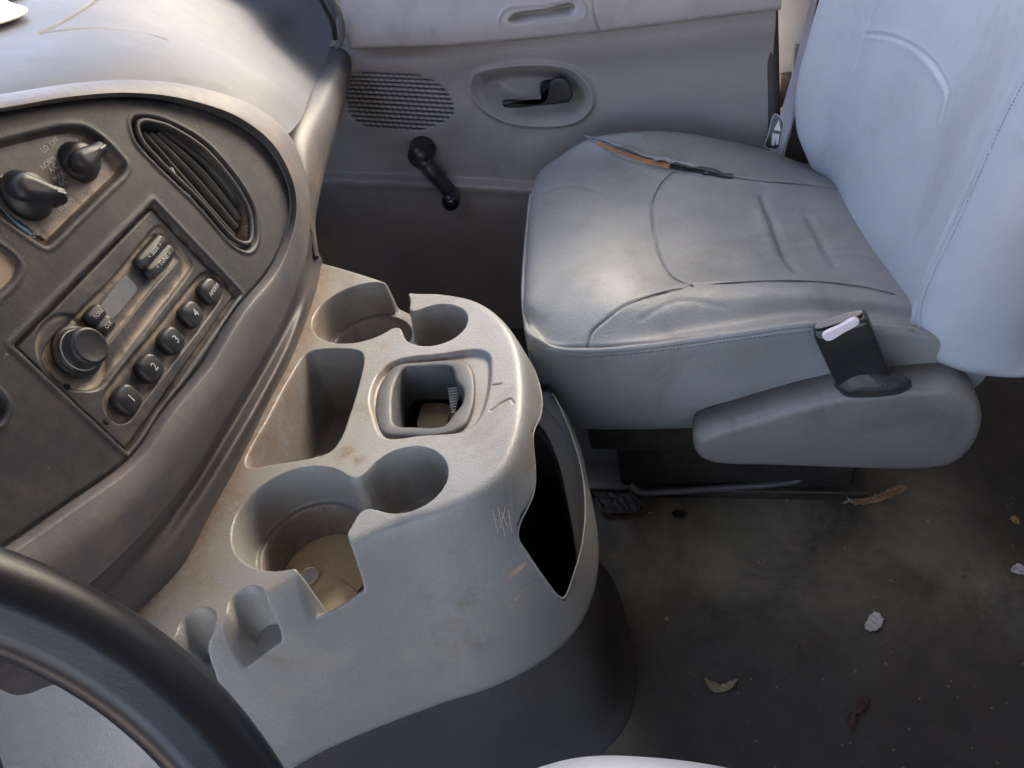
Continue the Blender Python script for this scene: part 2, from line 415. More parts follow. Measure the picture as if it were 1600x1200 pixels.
def glass(name, tint):
    m = bpy.data.materials.new(name); m.use_nodes = True; N = m.node_tree.nodes; L = m.node_tree.links; N.clear()
    o_ = N.new('ShaderNodeOutputMaterial'); t = N.new('ShaderNodeBsdfTransparent'); gl = N.new('ShaderNodeBsdfGlossy'); mx = N.new('ShaderNodeMixShader')
    t.inputs[0].default_value = (*tint, 1); gl.inputs['Roughness'].default_value = .02; mx.inputs[0].default_value = .05
    L.new(t.outputs[0], mx.inputs[1]); L.new(gl.outputs[0], mx.inputs[2]); L.new(mx.outputs[0], o_.inputs[0]); return m
m_ws = glass('tinted windscreen glass', (.70, .77, .90)); m_sg = glass('tinted side glass', (.44, .42, .38))
mobj('windscreen_glass', np.array([(-1.05, -.58, .83), (-1.05, 1.25, .83), (-.44, 1.25, 1.47), (-.44, -.58, 1.47)]), [(0, 1, 2, 3)], m_ws, vb, False)
mobj('side_window_glass', np.array([(-1.05, 1.262, .80), (.26, 1.262, .80), (.26, 1.262, 1.47), (-.44, 1.262, 1.47), (-1.05, 1.262, .83)]), [(0, 1, 2, 3, 4)], m_sg, vb, False)

# ================================================================== PASSENGER DOOR
door = thing('passenger_door', 'grey plastic door panel of the passenger side with speaker grille and black crank', 'door', (-.2, 1.2, .12))
gx = np.arange(-.80, .128, .0016); gz = np.arange(.085, .80, .0016)
X, Zg = np.meshgrid(gx, gz)
def line_z(pix, yy):
    q = K(pix, 'y', yy); return lambda x: np.interp(x, q[:, 0], q[:, 2])
cz = line_z([(548, 84), (700, 80), (850, 67), (950, 57), (1190, 27)], 1.135)
kz = line_z([(520, 268), (600, 270), (700, 275), (840, 283), (1000, 300)], 1.2)
Yd = np.full_like(X, 1.200)
tz = Zg-cz(X)
# ledge above the crease bulges into the cab
led = 1.135+.045*sstep((tz-.02)/.10)-.0
led = led+.010*np.exp(-((tz-.0)/.006)**2)
prof = np.where(tz > 0, led, 1.200-.0)
k = sstep((tz+.004)/.009); Yd = Yd*(1-k)+led*k
Yd += -.012*np.exp(-((tz+.03)/.03)**2)*(tz < 0)
lower = Zg-kz(X)
k = sstep((-lower)/.006); Yd = Yd-.018*k*np.exp(-np.clip(-lower, 0, 9)/.25)+0
Yd -= .004*np.exp(-((lower+.012)/.010)**2)
Yd += .012*sstep((-lower-.02)/.2)
XY = np.stack([X, Zg], -1)
def DP(pts, yy=1.2): return K(pts, 'y', yy)[:, [0, 2]]
# swell round the speaker
spk = cr(DP([(545, 120), (560, 108), (630, 105), (680, 120), (705, 145), (712, 170), (700, 185), (650, 203), (600, 200), (560, 190), (545, 170)]), 60, True)
sdS = sd_poly(XY, spk)
Yd -= .010*np.exp(-(np.clip(sdS, 0, 9)/.035)**2)*sstep((-tz)/.03)
zz = Zg+(X+.45)*.16
Pt = .0078
sl_ = .5+.5*np.cos(2*np.pi*zz/Pt)
Yd += .0050*sstep((sl_-.35)/.3)*sstep(-sdS/.003)
# release-handle bowl
bez = cr(DP([(735, 140), (742, 112), (775, 100), (860, 96), (900, 108), (925, 140), (926, 165), (905, 188), (860, 197), (800, 192), (762, 175)]), 70, True)
sb = sd_poly(XY, bez)
Yd += -.006*np.exp(-((sb+.002)/.0045)**2)
Yd += .034*sstep((-sb-.006)/.035)
# pull-handle slot on the ledge
q = cr(DP([(782, 30), (790, 12), (850, 4), (905, -2), (916, 10), (912, 25), (880, 34), (800, 41)], 1.15), 60, True)
sb2 = sd_poly(XY, q)
Yd += -.0025*np.exp(-((sb2)/.0022)**2)
q2 = cr(DP([(795, 28), (802, 18), (850, 10), (896, 2), (902, 10), (896, 20), (850, 27), (805, 34)], 1.15), 60, True)
Yd += .022*sstep(-sd_poly(XY, q2)/.010)
# seam across the ledge
lnp = DP([(925, -20), (930, 15), (943, 57)], 1.15); dd = dpoly(XY.reshape(-1, 2), lnp).reshape(X.shape)
Yd += .003*np.exp(-(dd/.0016)**2)*(tz > 0)
Yd = np.where(tz > -.02, np.maximum(Yd, 1.135+.05*sstep((-.485-X)/.04)), Yd)
Yd += .0012*noise2(X, Zg, 12, 8)
gobj('door_panel', np.stack([X, Yd, Zg], -1), m_door, door, thick=.02, flip=None, attr=.95*sstep((sl_-.42)/.25)*sstep(-sdS/.003))  # grille grooves coloured near-black, slot shade put into the colour
# release lever and its pocket
V1 = rrect(P(868, 143, y=1.228), np.array([1, 0, 0.]), np.array([0, 0, 1.]), .024, .020, .010)
mobj('lever_pocket', *pillow(V1, (0, -1, 0), .006, .002), m_slot, door)
lv = [P(785, 160, y=1.188), P(820, 161, y=1.184), P(858, 157, y=1.183), P(884, 152, y=1.190)]
up = np.array([0, 0, 1.]); outl = [P(*p, y=1.19) for p in [(786, 157), (800, 155), (850, 153), (858, 128), (872, 119), (884, 121), (895, 150), (880, 158), (850, 162), (800, 166), (788, 164)]]
mobj('release_lever', *pillow(outl, (0, -1, 0), .009, .0035), m_blk, door)
# window crank
cr0 = P(661, 232, y=1.188); crk = P(706, 311, y=1.15)
base = lathe([(.022, 0), (.022, .010), (.020, .016), (.018, .034), (.0190, .040), (.016, .047), (.006, .050)], cr0+np.array([0, .008, 0]), (0, -1, 0), 28)
a = cr0+np.array([0, -.026, 0]); b = crk+np.array([0, .012, 0])
arm = tube([a, a*.6+b*.4+np.array([0, -.003, 0]), b], [.0155, .0145, .0135, .0130], 14, 24)
wc = mobj('window_crank', *join(base, arm), m_blk, door)
mobj('crank_knob', *lathe([(.011, 0), (.0130, .006), (.0145, .018), (.0155, .028), (.0145, .035), (.009, .040), (.002, .041)], crk+np.array([0, .014, 0]), (0.05, -1, .1), 28), m_gloss, wc)
# rubber weather strip at the shut line
V, Fs = tube([P(1200, -60, y=1.21), P(1203, 60, y=1.21), P(1206, 160, y=1.21), P(1210, 320, y=1.21)], .0125, 10); mobj('weather_strip', V, Fs, m_dark, door)

# ------------------------------------------------------------------ pillar behind the door
bp = thing('door_pillar', 'cream painted body pillar between door edge and seat backrest', 'pillar', (.2, 1.25, .15))
V, Fs = box(P(1243, 100, y=1.255)+np.array([0, 0, -.1]), .085, .03, 1.1, None, .008); mobj('pillar_panel', V, Fs, m_cream, bp)
V, Fs = pillow(K([(1290, -70), (1268, 40), (1250, 130), (1236, 190), (1224, 260), (1300, 330), (1450, 330), (1480, -70)], 'y', 1.24), (0, -1, 0), .012, .003, 80); mobj('trim_panel', V, Fs, m_dark, bp)
V, Fs = box(P(1226, 140, y=1.235), .018, .02, .05, None, .003); mobj('striker_plate', V, Fs, m_steel, bp)
V, Fs = box(P(1255, 95, y=1.222), .03, .012, .05, None, .003); mobj('belt_guide', V, Fs, m_trim, bp)

# ------------------------------------------------------------------ seat belt
sb_ = thing('seat_belt', 'grey seat belt webbing with black warning label hanging beside the backrest', 'seat belt', P(1212, 240, y=1.16))
Lc = [P(*p, y=v) for p, v in [((1276, -40), 1.19), ((1262, 20), 1.185), ((1244, 90), 1.175), ((1222, 170), 1.165), ((1201, 240), 1.15), ((1190, 285), 1.14)]]
Rc = [P(*p, y=v) for p, v in [((1284, -40), 1.18), ((1273, 20), 1.18), ((1261, 90), 1.17), ((1245, 170), 1.16), ((1224, 240), 1.145), ((1212, 285), 1.135)]]
g = loft([Lc, Rc], 60, 6); gobj('webbing', g, m_belt, sb_, thick=.0014)
nb = gnormals(g)[3, 30]
def belt_pt(px, py, off=.0008):
    q = on_surf(g, [(px, py)])[0]; nn = nb; return P(px, py, n=nn, d=np.dot(q, nn)+off)
lab = [belt_pt(*p) for p in [(1211, 177), (1225, 190), (1222, 214), (1216, 234), (1195, 230), (1199, 212)]]
wl = mobj('warning_label', np.array(lab), [tuple(range(6))], m_blk, sb_, False)
ctr = belt_pt(1211, 203, .0012); uu = belt_pt(1204, 228)-belt_pt(1214, 180); uu = -uu
vv = np.cross(nb, uu)
edge = tube(np.array([belt_pt(*p, .001) for p in [(1211, 178), (1224, 191), (1221, 214), (1215, 233), (1196, 229), (1200, 212)]]), .0006, 5, 40, True)
mobj('label_border', *edge, m_white, wl)
tri = [belt_pt(*p, .0014) for p in [(1217, 187), (1220, 205), (1209, 203)]]
mobj('warning_triangle', np.array(tri), [(0, 1, 2)], m_white, wl, False)
bk = [belt_pt(*p, .0014) for p in [(1207, 208), (1218, 210), (1216, 226), (1212, 226), (1213, 216), (1209, 228), (1205, 226)]]
mobj('label_symbol', np.array(bk), [tuple(range(7))], m_white, wl, False)

# ================================================================== PASSENGER SEAT
seat = thing('passenger_seat', 'worn grey leather passenger seat with torn cushion edge', 'car seat', (.0, .88, ZF))
# cushion: curves run front -> rear, from the far side over the top to the near side
def cush(pix, ax, v, fr, re):
    c = [P(*p, **{ax: (v[i] if isinstance(v, (list, tuple)) else v)}) for i, p in enumerate(pix)]
    return np.array([np.array(fr)+np.array([.02, 0, -.10]), np.array(fr)]+c+[np.array(re)])
rows = [
 [(-.17, 1.135, .38), (-.19, 1.14, .42), (-.12, 1.145, .44), (0, 1.145, .44), (.1, 1.145, .43), (.2, 1.14, .42), (.27, 1.13, .40)],
 [(-.18, 1.12, .42), (-.205, 1.12, .47), (-.14, 1.125, .50), (-.06, 1.13, .515), (.03, 1.13, .50), (.12, 1.125, .475), (.26, 1.12, .44)],
 np.vstack([[(-.20, 1.08, .40)], K([(848, 272), (880, 240), (918, 218), (1000, 206), (1100, 213), (1200, 236), (1290, 268)], 'y', [1.10, 1.10, 1.10, 1.10, 1.10, 1.10, 1.09]), [(.27, 1.08, .45)]]),
 np.vstack([[(-.215, 1.0, .40)], K([(832, 300), (870, 275), (925, 245), (1030, 250), (1140, 262), (1240, 280), (1340, 305)], 'z', [.495, .515, .527, .53, .52, .505, .49]), [(.28, 1.0, .47)]]),
 np.vstack([[(-.215, .88, .40)], K([(826, 360), (870, 355), (930, 350), (1030, 345), (1140, 345), (1260, 350), (1390, 370)], 'z', [.485, .507, .515, .512, .503, .495, .49]), [(.29, .9, .48)]]),
 np.vstack([[(-.21, .80, .40)], K([(821, 430), (870, 428), (930, 425), (1030, 418), (1140, 412), (1260, 415), (1400, 432)], 'z', [.487, .510, .518, .512, .503, .497, .495]), [(.29, .78, .49)]]),
 np.vstack([[(-.20, .73, .40)], K([(819, 478), (860, 488), (920, 492), (1020, 478), (1140, 462), (1260, 460), (1405, 472)], 'z', [.485, .507, .517, .520, .517, .512, .508]), [(.29, .71, .50)]]),
 np.vstack([[(-.185, .69, .39)], K([(822, 505), (856, 528), (915, 533), (1015, 524), (1140, 508), (1270, 492), (1425, 497)], 'z', [.480, .497, .505, .506, .506, .504, .500]), [(.30, .67, .50)]]),
 np.vstack([[(-.175, .68, .38)], K([(827, 524), (858, 545), (915, 550), (1015, 542), (1140, 526), (1275, 508), (1432, 520)], 'y', [.674, .662, .655, .652, .650, .648, .65]), [(.30, .655, .48)]]),
 np.vstack([[(-.17, .69, .34)], K([(835, 570), (862, 590), (920, 598), (1015, 590), (1140, 570), (1280, 550), (1440, 560)], 'y', [.680, .664, .655, .652, .650, .650, .65]), [(.30, .655, .45)]]),
 np.vstack([[(-.16, .70, .31)], K([(850, 640), (875, 664), (925, 670), (1020, 672), (1140, 660), (1300, 640), (1450, 620)], 'y', [.70, .69, .685, .68, .675, .67, .67]), [(.29, .68, .40)]]),
 np.vstack([[(-.14, .76, .30)], [(-.15, .76, .325), (-.12, .75, .325), (-.05, .75, .325), (.05, .75, .33), (.12, .75, .33), (.2, .75, .34), (.27, .75, .36)], [(.28, .76, .38)]]),
]
g = loft(rows, 330, 360)
g = g+gnormals(g)*(.0006*noise2(g[..., 0]*1.0, g[..., 1], 70, 5)+.0016*noise2(g[..., 0], g[..., 1], 28, 6))[..., None]
nn = gnormals(g)
pg = proj(g)
def bumpat(g, nn, px, py, rad, amt):
    q = on_surf(g, [(px, py)])[0]; d = np.linalg.norm(g-q, axis=-1); return g+nn*(amt*np.exp(-(d/rad)**2))[..., None]
for (px, py, r_, a_) in [(1230, 390, .05, -.007), (1120, 360, .06, .005), (930, 440, .05, .006), (1090, 440, .035, .003), (900, 320, .05, .003), (1320, 360, .05, .005)]:
    g = bumpat(g, nn, px, py, r_, a_)
SE1 = [(1062, 262), (1034, 285), (1021, 315), (1020, 350), (1027, 385), (1042, 420), (1060, 438), (1082, 447)]
SE2 = [(917, 542), (925, 520), (945, 500), (985, 474), (1030, 459), (1080, 447), (1160, 441), (1260, 440), (1340, 448), (1400, 460)]
SE3 = [(920, 219), (960, 240), (1010, 258), (1060, 268), (1130, 276), (1180, 281), (1260, 290), (1340, 303)]
seams = []
for s_ in (SE1, SE2, SE3):
    g = groove(g, s_, .0010, .009, nn, ridge=True); g = groove(g, s_, .0024, .0017, nn); seams.append(cr(on_surf(g, s_), 60))
g = groove(g, [(1192, 308), (1205, 345), (1222, 385), (1245, 423)], .004, .005, nn)
g = groove(g, [(1186, 330), (1198, 365), (1210, 395)], .0015, .008, nn, ridge=True)
g = groove(g, [(1262, 340), (1280, 370), (1305, 415)], .002, .005, nn)
for s_ in ([(1000, 500), (1060, 470), (1130, 480)], [(1300, 400), (1340, 395), (1390, 415)], [(850, 300), (890, 290), (940, 300)]):
    g = groove(g, s_, .0010, .004, nn)
g = groove(g, [(822, 512), (856, 537), (915, 542), (1015, 534), (1140, 518), (1275, 501), (1430, 510)], .0025, .0025, nn)
nn2 = gnormals(g)
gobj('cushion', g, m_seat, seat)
for c_ in seams: mobj('seam', *tube(c_, .00075, 6, 120), m_seam, seat)
# piping along the front and near edge
wl_ = on_surf(g, [(819, 300), (818, 380), (818, 460), (822, 505), (834, 525), (862, 542), (915, 548), (1015, 540), (1140, 524), (1275, 506), (1425, 515)])
V, Fs = tube(wl_+np.array([0, -.001, 0]), .0030, 8, 160); mobj('piping', V, Fs, m_seat, seat)
stl = on_surf(g, [(870, 553), (915, 557), (1015, 549), (1140, 533), (1270, 516)])
st = cr(stl, 150); parts_ = []
for i in range(0, 148, 2): parts_.append(tube([st[i]+np.array([0, -.0012, 0]), st[i+1]+np.array([0, -.0012, 0])], .0007, 5, 3))
mobj('stitching', *join(*parts_), m_seat, seat)
# the tear and its foam
top = on_surf(g, [(912, 216), (935, 224), (965, 235), (1000, 246), (1035, 254), (1060, 261), (1100, 268), (1145, 277)])
bot = top*.45+.55*on_surf(g, [(916, 219), (935, 231), (965, 243), (1000, 258), (1030, 268), (1060, 272), (1100, 274), (1147, 278)])
fm = loft([top+np.array([0, 0, .0015]), (top+bot)/2+np.array([0, 0, .0005]), bot+np.array([0, 0, .0015])], 60, 8)
fm[..., 2] += .0010*noise2(fm[..., 0], fm[..., 1], 500, 9)
k = 38
gobj('torn_foam', fm[:, :k], m_foam, seat, thick=.004)
gobj('tear_gap', fm[:, k-1:], m_slot, seat, thick=.003)
fl = loft([top+np.array([0, .006, .003]), top+np.array([0, .001, .009]), (top*.55+bot*.45)+np.array([0, 0, .0075])], 60, 6)
fl[..., 2] += .0015*noise2(fl[..., 0], fl[..., 1], 260, 11); fl[-1, :, 1] += .004*noise2(fl[-1, :, 0], fl[-1, :, 1], 300, 12)
gobj('torn_flap', fl, m_seat, seat, thick=.0018)
# small rip above the flap
# backrest: rows by height, each from the back on the far side round the face to the back on the near side
def brow(z, f0, f1, f2, f2b, f3, f4, nb_=0, fz=0, y0=0.):
    return [(f0+.13, 1.05, z), (f0+.055, 1.09-y0, z), (f0+.018, 1.098-y0, z), (f0, 1.080-y0, z-.002), (f1, 1.03, z), (f2, .90, z), (f2b, .78, z), (f3+.003, .705, z), (f3, .682, z), (f4, .652, z), (f4+.028, .640, z), (f4+.065, .642, z), (f4+.10, .67, z), (f4+.12, .72, z)]
rows = [brow(1.10, .275, .30, .345, .36, .36, .375), brow(.95, .235, .265, .31, .325, .325, .34),
 brow(.85, .204, .235, .280, .293, .292, .306), brow(.76, .178, .213, .260, .272, .270, .287),
 brow(.68, .160, .199, .240, .254, .252, .268), brow(.60, .147, .188, .222, .238, .236, .253),
 brow(.54, .152, .186, .209, .229, .228, .245), brow(.50, .168, .19, .204, .226, .226, .243), brow(.475, .182, .20, .206, .228, .229, .250), 
 [(p[0]+(.012 if 3 < i < 8 else .02), p[1]+(.010 if i > 7 else 0), p[2]) for i, p in enumerate(brow(.455, .20, .215, .215, .235, .238, .262))],
 [(p[0]+.03, p[1]+(.03 if i > 7 else 0), p[2]) for i, p in enumerate(brow(.445, .22, .23, .23, .25, .255, .275))]]
g = loft(rows, 380, 330)
nn = gnormals(g)
g = g+nn*(.0015*noise2(g[..., 1], g[..., 2], 14, 15))[..., None]
B1 = [(1378, -40), (1370, 0), (1355, 50), (1345, 80), (1335, 110), (1326, 150), (1318, 200)]
B2 = [(1353, 53), (1385, 55), (1415, 65), (1450, 92), (1472, 120), (1481, 145), (1478, 170), (1473, 190)]
g = groove(g, B1[:5], .0028, .0020, nn); g = groove(g, B2, .0035, .0022, nn); g = groove(g, B2, .0022, .007, nn, ridge=True)
B3 = [(1660, -20), (1600, 108), (1560, 190), (1520, 280), (1485, 355), (1450, 430), (1432, 480), (1432, 515)]
g = groove(g, B3, .0038, .0025, nn); g = groove(g, B3, .0018, .009, nn, ridge=True)
bkr = gobj('backrest', g, m_back_lit, seat, flip=None, closed_u=True)
l3 = cr(on_surf(g, [(p[0]+7, p[1]+3) for p in B3]), 200); parts_ = []
for i in range(0, 198, 2): parts_.append(tube([l3[i]+np.array([-.0008, -.0008, 0]), l3[i+1]+np.array([-.0008, -.0008, 0])], .0006, 5, 3))
mobj('stitching', *join(*parts_), m_back_lit, seat)
# plastic side trim
outl = K([(1082, 662), (1086, 648), (1105, 638), (1150, 624), (1200, 608), (1260, 590), (1310, 578), (1370, 572), (1430, 566), (1480, 566), (1510, 585), (1522, 615), (1512, 655), (1480, 688), (1430, 698), (1300, 697), (1200, 694), (1115, 691), (1092, 682)], 'y', .655)
outl = np.array([p for p in outl])
V, Fs = pillow(outl, (0, -1, 0), .040, .014, 140, dome=.0015); mobj('side_trim', V, Fs, m_trim, seat)
V, Fs = box((.06, .90, .30), .40, .34, .10, None, .01); mobj('seat_frame', V, Fs, m_dmet, seat)
V, Fs = box((.06, .93, .19), .34, .30, .17, None, .012); mobj('pedestal', V, Fs, m_dmet, seat)
V, Fs = box((.03, .80, ZF+.012), .44, .06, .02, None, .004); mobj('floor_rail', V, Fs, m_dmet, seat)
V, Fs = tube([P(985, 757, z=.135), P(995, 768, z=.128), P(1040, 768, z=.126), P(1130, 762, z=.126), P(1230, 754, z=.13), P(1252, 748, z=.135)], .0055, 10); mobj('adjuster_bar', V, Fs, mat('adjuster bar steel', (.13, .13, .135), .35, 500, .1, metal=.3), seat)
V, Fs = tube([P(995, 735, y=.83), P(1120, 728, y=.83), P(1225, 722, y=.83)], .026, 18); mobj('cross_tube', V, Fs, mat('dusty tube steel', (.22, .16, .12), .6, 500, .2, dust=(.2, .13, .09), damt=.6), seat)
V, Fs = lathe([(.030, 0), (.032, .006), (.028, .02), (.012, .022)], P(1232, 722, y=.83), (1, 0, 0), 24); mobj('tube_end', V, Fs, m_blk, seat)

# ------------------------------------------------------------------ buckle
bu = thing('seat_belt_buckle', 'black seat belt buckle with pale release button standing beside the cushion', 'buckle', P(1345, 600, y=.62))
tp = P(1311, 503, y=.610); bt = P(1352, 598, y=.610)
ax_ = tp-bt; L_ = np.linalg.norm(ax_); R = frame(ax_, P(1342, 492, y=.61)-P(1280, 520, y=.61))
hb = box((tp+bt)/2, .050, .022, L_, R, .005); mobj('housing', *hb, m_blk, bu)
R2 = R.copy()
bc = P(1311, 512, y=.596)
nrm = -np.array([0, 1, 0])*.8+R[2]*.6; nrm /= np.linalg.norm(nrm)
outl = np.array([P(*p, y=.5935) for p in [(1285, 526), (1286, 519), (1310, 507), (1334, 495), (1341, 497), (1341, 504), (1318, 518), (1294, 531)]])
mobj('release_button', *pillow(outl, (0, -1, .3), .004, .0015, 40), m_pink, bu)
outl = [tp+R[0]*a_+R[1]*b_+R[2]*.001 for a_, b_ in [(-.021, -.002), (.021, -.002), (.021, .004), (-.021, .004)]]
mobj('belt_slot', *pillow(outl, R[2], .0016, .0005, 24), mat('slot edge plastic', (.03, .035, .05), .2, 900, 0), bu)
pts = []
g = []
for i, (cx, cy, rx, ry, yy) in enumerate([(1350, 578, 28, 13, .606), (1354, 586, 38, 16, .604), (1358, 593, 48, 18, .603), (1362, 599, 58, 20, .605), (1368, 606, 54, 19, .614)]):
    c = P(cx, cy, y=yy); s_ = np.linalg.norm(P(cx+rx, cy, y=yy)-c)
    ring = []
    for k in range(48):
        t = 2*math.pi*k/48; q = c+np.array([1, 0, .1])*s_*math.cos(t)*(1+.06*math.sin(5*t+i*2))+np.array([0, 1, .1])*s_*.42*math.sin(t)
        ring.append(q)
    g.append(ring)
g = np.array(g); gg = np.stack([cr(g[:, j], 24) for j in range(48)], 1)
gg = gg+np.array([0, 0, 1])*(.0015*noise2(gg[..., 0], gg[..., 1], 180, 21))[..., None]+(gg-gg.mean((0, 1)))*(.05*noise2(gg[..., 0], gg[..., 2], 220, 23))[..., None]
gobj('buckle_boot', gg, mat('crumpled boot', (.03, .03, .034), .38, 400, .2, dust=(.10, .09, .08), damt=.3, dscale=25, wr=.4, wrs=60), bu, closed_u=True)

# ================================================================== ENGINE COVER (below the console)
ZT = .55
otop_px = [(500, 405), (600, 435), (640, 452), (690, 454), (745, 465), (785, 492), (812, 535), (822, 590), (822, 640), (812, 690), (790, 735), (750, 772), (690, 800), (620, 822), (560, 848), (515, 872), (470, 897), (430, 925), (390, 950), (340, 985), (290, 1015), (230, 1050)]
ot = K(otop_px, 'z', ZT)[:, :2]
ot = np.vstack([[(-.72, .93)], [(-.60, .85)], ot, [(-.455, .217)], [(-.53, .215)], [(-.62, .215)], [(-.72, .215)]])
otc = cr(ot, 400)
ob3 = np.array([(-.72, 1.0, .3), (-.60, .93, .3), (-.47, .86, .3), (-.34, .755, .37), (-.24, .712, .42)]+[tuple(P(*p, z=v)) for p, v in [((880, 640), .425), ((912, 700), .405), ((930, 770), .385), ((945, 850), .36), ((945, 910), .345), ((930, 965), .335), ((900, 1012), .32), ((840, 1058), .31), ((770, 1092), .305), ((690, 1118), .305), ((590, 1155), .325), ((490, 1200), .348)]]+[tuple(P(400, 1262, z=.36)), tuple(P(300, 1330, z=.37)), (-.50, .125, .36), (-.60, .115, .35), (-.72, .11, .35)])
obc = cr(ob3, 500)
ec = thing('engine_cover', 'dark carpeted engine cover below the console skirt', 'engine cover', (-.3, .5, ZF))
in_ = obc.copy(); cen = np.array([-.35, .51])
def inset(c, d_):
    q = c.copy(); v = cen-q[:, :2]; tg = np.gradient(c[:, :2], axis=0); nr = np.stack([-tg[:, 1], tg[:, 0]], 1); nr /= np.linalg.norm(nr, axis=1, keepdims=True)
    sgn = np.sign(np.sum(nr*v, 1)); q[:, :2] += nr*sgn[:, None]*d_; return q
r0 = inset(obc, .035); r0[:, 2] -= .03
r1 = inset(obc, .026); r1[:, 2] -= .010
r2 = inset(obc, .014); r2[:, 2] = r2[:, 2]*.5+.10*.5+.03
r3 = inset(obc, -.002); r3[:, 2] = ZF+.03
r4 = inset(obc, -.018); r4[:, 2] = ZF+.003
g = loft([r0, r1, r2, r3, r4], 300, 60)
gobj('cover_side', g, m_carp, ec, thick=.006)
V, Fs = box((-.36, .54, .20), .36, .26, .18, None, .02); mobj('pocket_shade_box', V, Fs, m_slot, ec)  # near-black box, its colour puts shade into the console pocket

# ================================================================== CENTRE CONSOLE (height field over its plan)
con = thing('centre_console', 'pale grey plastic cup holder console between the seats with empty cut-out', 'console', (-.3, .5, .30))
st_ = .0010
gx = np.arange(-.60, -.060, st_); gy = np.arange(.05, .86, st_)
X, Y = np.meshgrid(gx, gy); XY = np.stack([X, Y], -1)
def close_poly(c, x=-.9): return np.vstack([c, [(x, c[-1][1])], [(x, c[0][1])]])
sT = sd_poly(XY, close_poly(otc[::2])); sB = sd_poly(XY, close_poly(obc[::3, :2]))
u = np.clip(sT/(sT-sB+1e-9), 0, 1.3); u = np.where(sT < 0, 0, u)
# rim height varies along the rim: nearest rim point
Xc, Yc = X[::6, ::6], Y[::6, ::6]; dd = np.full(Xc.shape, 1e9); zc_ = np.zeros_like(Xc)
for q in obc:
    d_ = (Xc-q[0])**2+(Yc-q[1])**2; m_ = d_ < dd; zc_ = np.where(m_, q[2], zc_); dd = np.where(m_, d_, dd)
for _ in range(8):
    zp = np.pad(zc_, 1, mode='edge'); zc_ = (zp[:-2, 1:-1]+zp[2:, 1:-1]+zp[1:-1, :-2]+zp[1:-1, 2:])/4
t_ = np.array([np.interp(gx, gx[::6], r_) for r_ in zc_]); zb = np.array([np.interp(gy, gy[::6], t_[:, i]) for i in range(len(gx))]).T
ztop = ZT+.010*np.clip((-.30-X)/.2, 0, 1)*0+.0015*noise2(X, Y, 9, 31)
fil = .0105
inward = np.clip((sT+fil)/fil, 0, 1)
edge_drop = .0065*(inward**2.2)
pu = .90*u+.10*np.sin(u*math.pi/2)
zs = ztop-edge_drop-(ztop-.0065-zb)*np.where(sT > 0, pu, 0)
# smooth the crest a little
for _ in range(10):
    zs[1:-1, 1:-1] = (zs[:-2, 1:-1]+zs[2:, 1:-1]+zs[1:-1, :-2]+zs[1:-1, 2:])/4
def carve(zs, sd, zf, wd=.0048, lip=.0012):
    k = sstep((-sd+lip)/wd); return np.where(k > 0, zs-np.clip(zs-zf, 0, None)*k, zs)
NB, NS, FB, FS = (-.341, .379), (-.2505, .4235), (-.374, .677), (-.2765, .648)
# near group
sdn = smin(sd_circle(XY, NB, .0565), sd_circle(XY, NS, .0380), .004)
sdn = smin(sdn, sd_cap(XY, NB, NS, .0185), .010)
notch = sd_poly(XY, [(-.357, .395), (-.316, .322), (-.322, .285), (-.262, .30), (-.281, .352), (-.318, .40)])
sdnn = smin(sdn, notch, .003)
fl_n = .463+.0012*noise2(X, Y, 40, 33)
step = sd_circle(XY, NB, .0455)
step = np.minimum(step, notch)
fl = np.where(step < 0, .463, .463+.042*sstep(step/.0025))
fsm = np.where(sd_circle(XY, NS, .041) < .0, .478, 9)
fl = np.where(sd_circle(XY, NB, .0575) < 0, fl, np.where(fsm < 9, .478, np.where(notch < 0.004, .463+.035*sstep((np.hypot(X-NB[0], Y-NB[1])-.056)/.015), .505)))
zs = carve(zs, sdnn, fl)
# far group
sdf = smin(sd_circle(XY, FB, .0580), sd_circle(XY, FS, .0365), .004)
sdf = smin(sdf, sd_cap(XY, FB, FS, .0150), .006)
notch2 = sd_poly(XY, [(-.375, .66), (-.361, .735), (-.365, .80), (-.300, .79), (-.324, .716), (-.337, .66)])
sdff = smin(sdf, notch2, .003)
step = sd_circle(XY, FB, .0465)
fl2 = np.where(step < 0, .463, .463+.042*sstep(step/.0025))
fl2 = np.where(sd_circle(XY, FB, .059) < 0, fl2, np.where(sd_circle(XY, FS, .041) < 0, .480, np.where(notch2 < .004, .500, .505)))
zs = carve(zs, sdff, fl2)
# bin
binp = cr(K([(487, 550), (520, 546), (560, 549), (567, 558), (560, 600), (545, 650), (530, 688), (515, 706), (480, 717), (430, 725), (392, 731), (386, 722), (420, 655), (455, 590), (477, 556)], 'z', ZT)[:, :2], 90, True)
sdb = sd_poly(XY, binp)
zs = carve(zs, sdb, .462+.035*np.clip((X+.40)/.06, 0, 1)*0, .012, .0015)
# recess around the ashtray opening
rec = cr(K([(582, 650), (577, 620), (592, 582), (620, 562), (690, 552), (745, 545), (764, 552), (768, 580), (762, 620), (748, 655), (728, 672), (660, 680), (600, 684)], 'z', ZT)[:, :2], 80, True)
sdr = sd_poly(XY, rec)
zs = carve(zs, sdr, zs-.0065, .006, .001)
opn = cr(K([(600, 650), (597, 615), (612, 580), (640, 572), (722, 566), (736, 590), (735, 630), (718, 664), (650, 672), (610, 668)], 'z', ZT-.008)[:, :2], 80, True)
sdo = sd_poly(XY, opn)
# slots on the near edge
for (c0, tip) in (((-.384, .270), (-.390, .225)), ((-.3495, .2915), (-.352, .250))):
    s_ = sd_circle(XY, c0, .0138)
    t_ = sd_cap(XY, c0, tip, .0105)
    s_ = smin(s_, t_, .003)
    v = np.array(tip)-np.array(c0); v /= np.linalg.norm(v)
    al = (XY-np.array(c0)) @ v
    zs = carve(zs, s_, .4985+0*al, .0030)
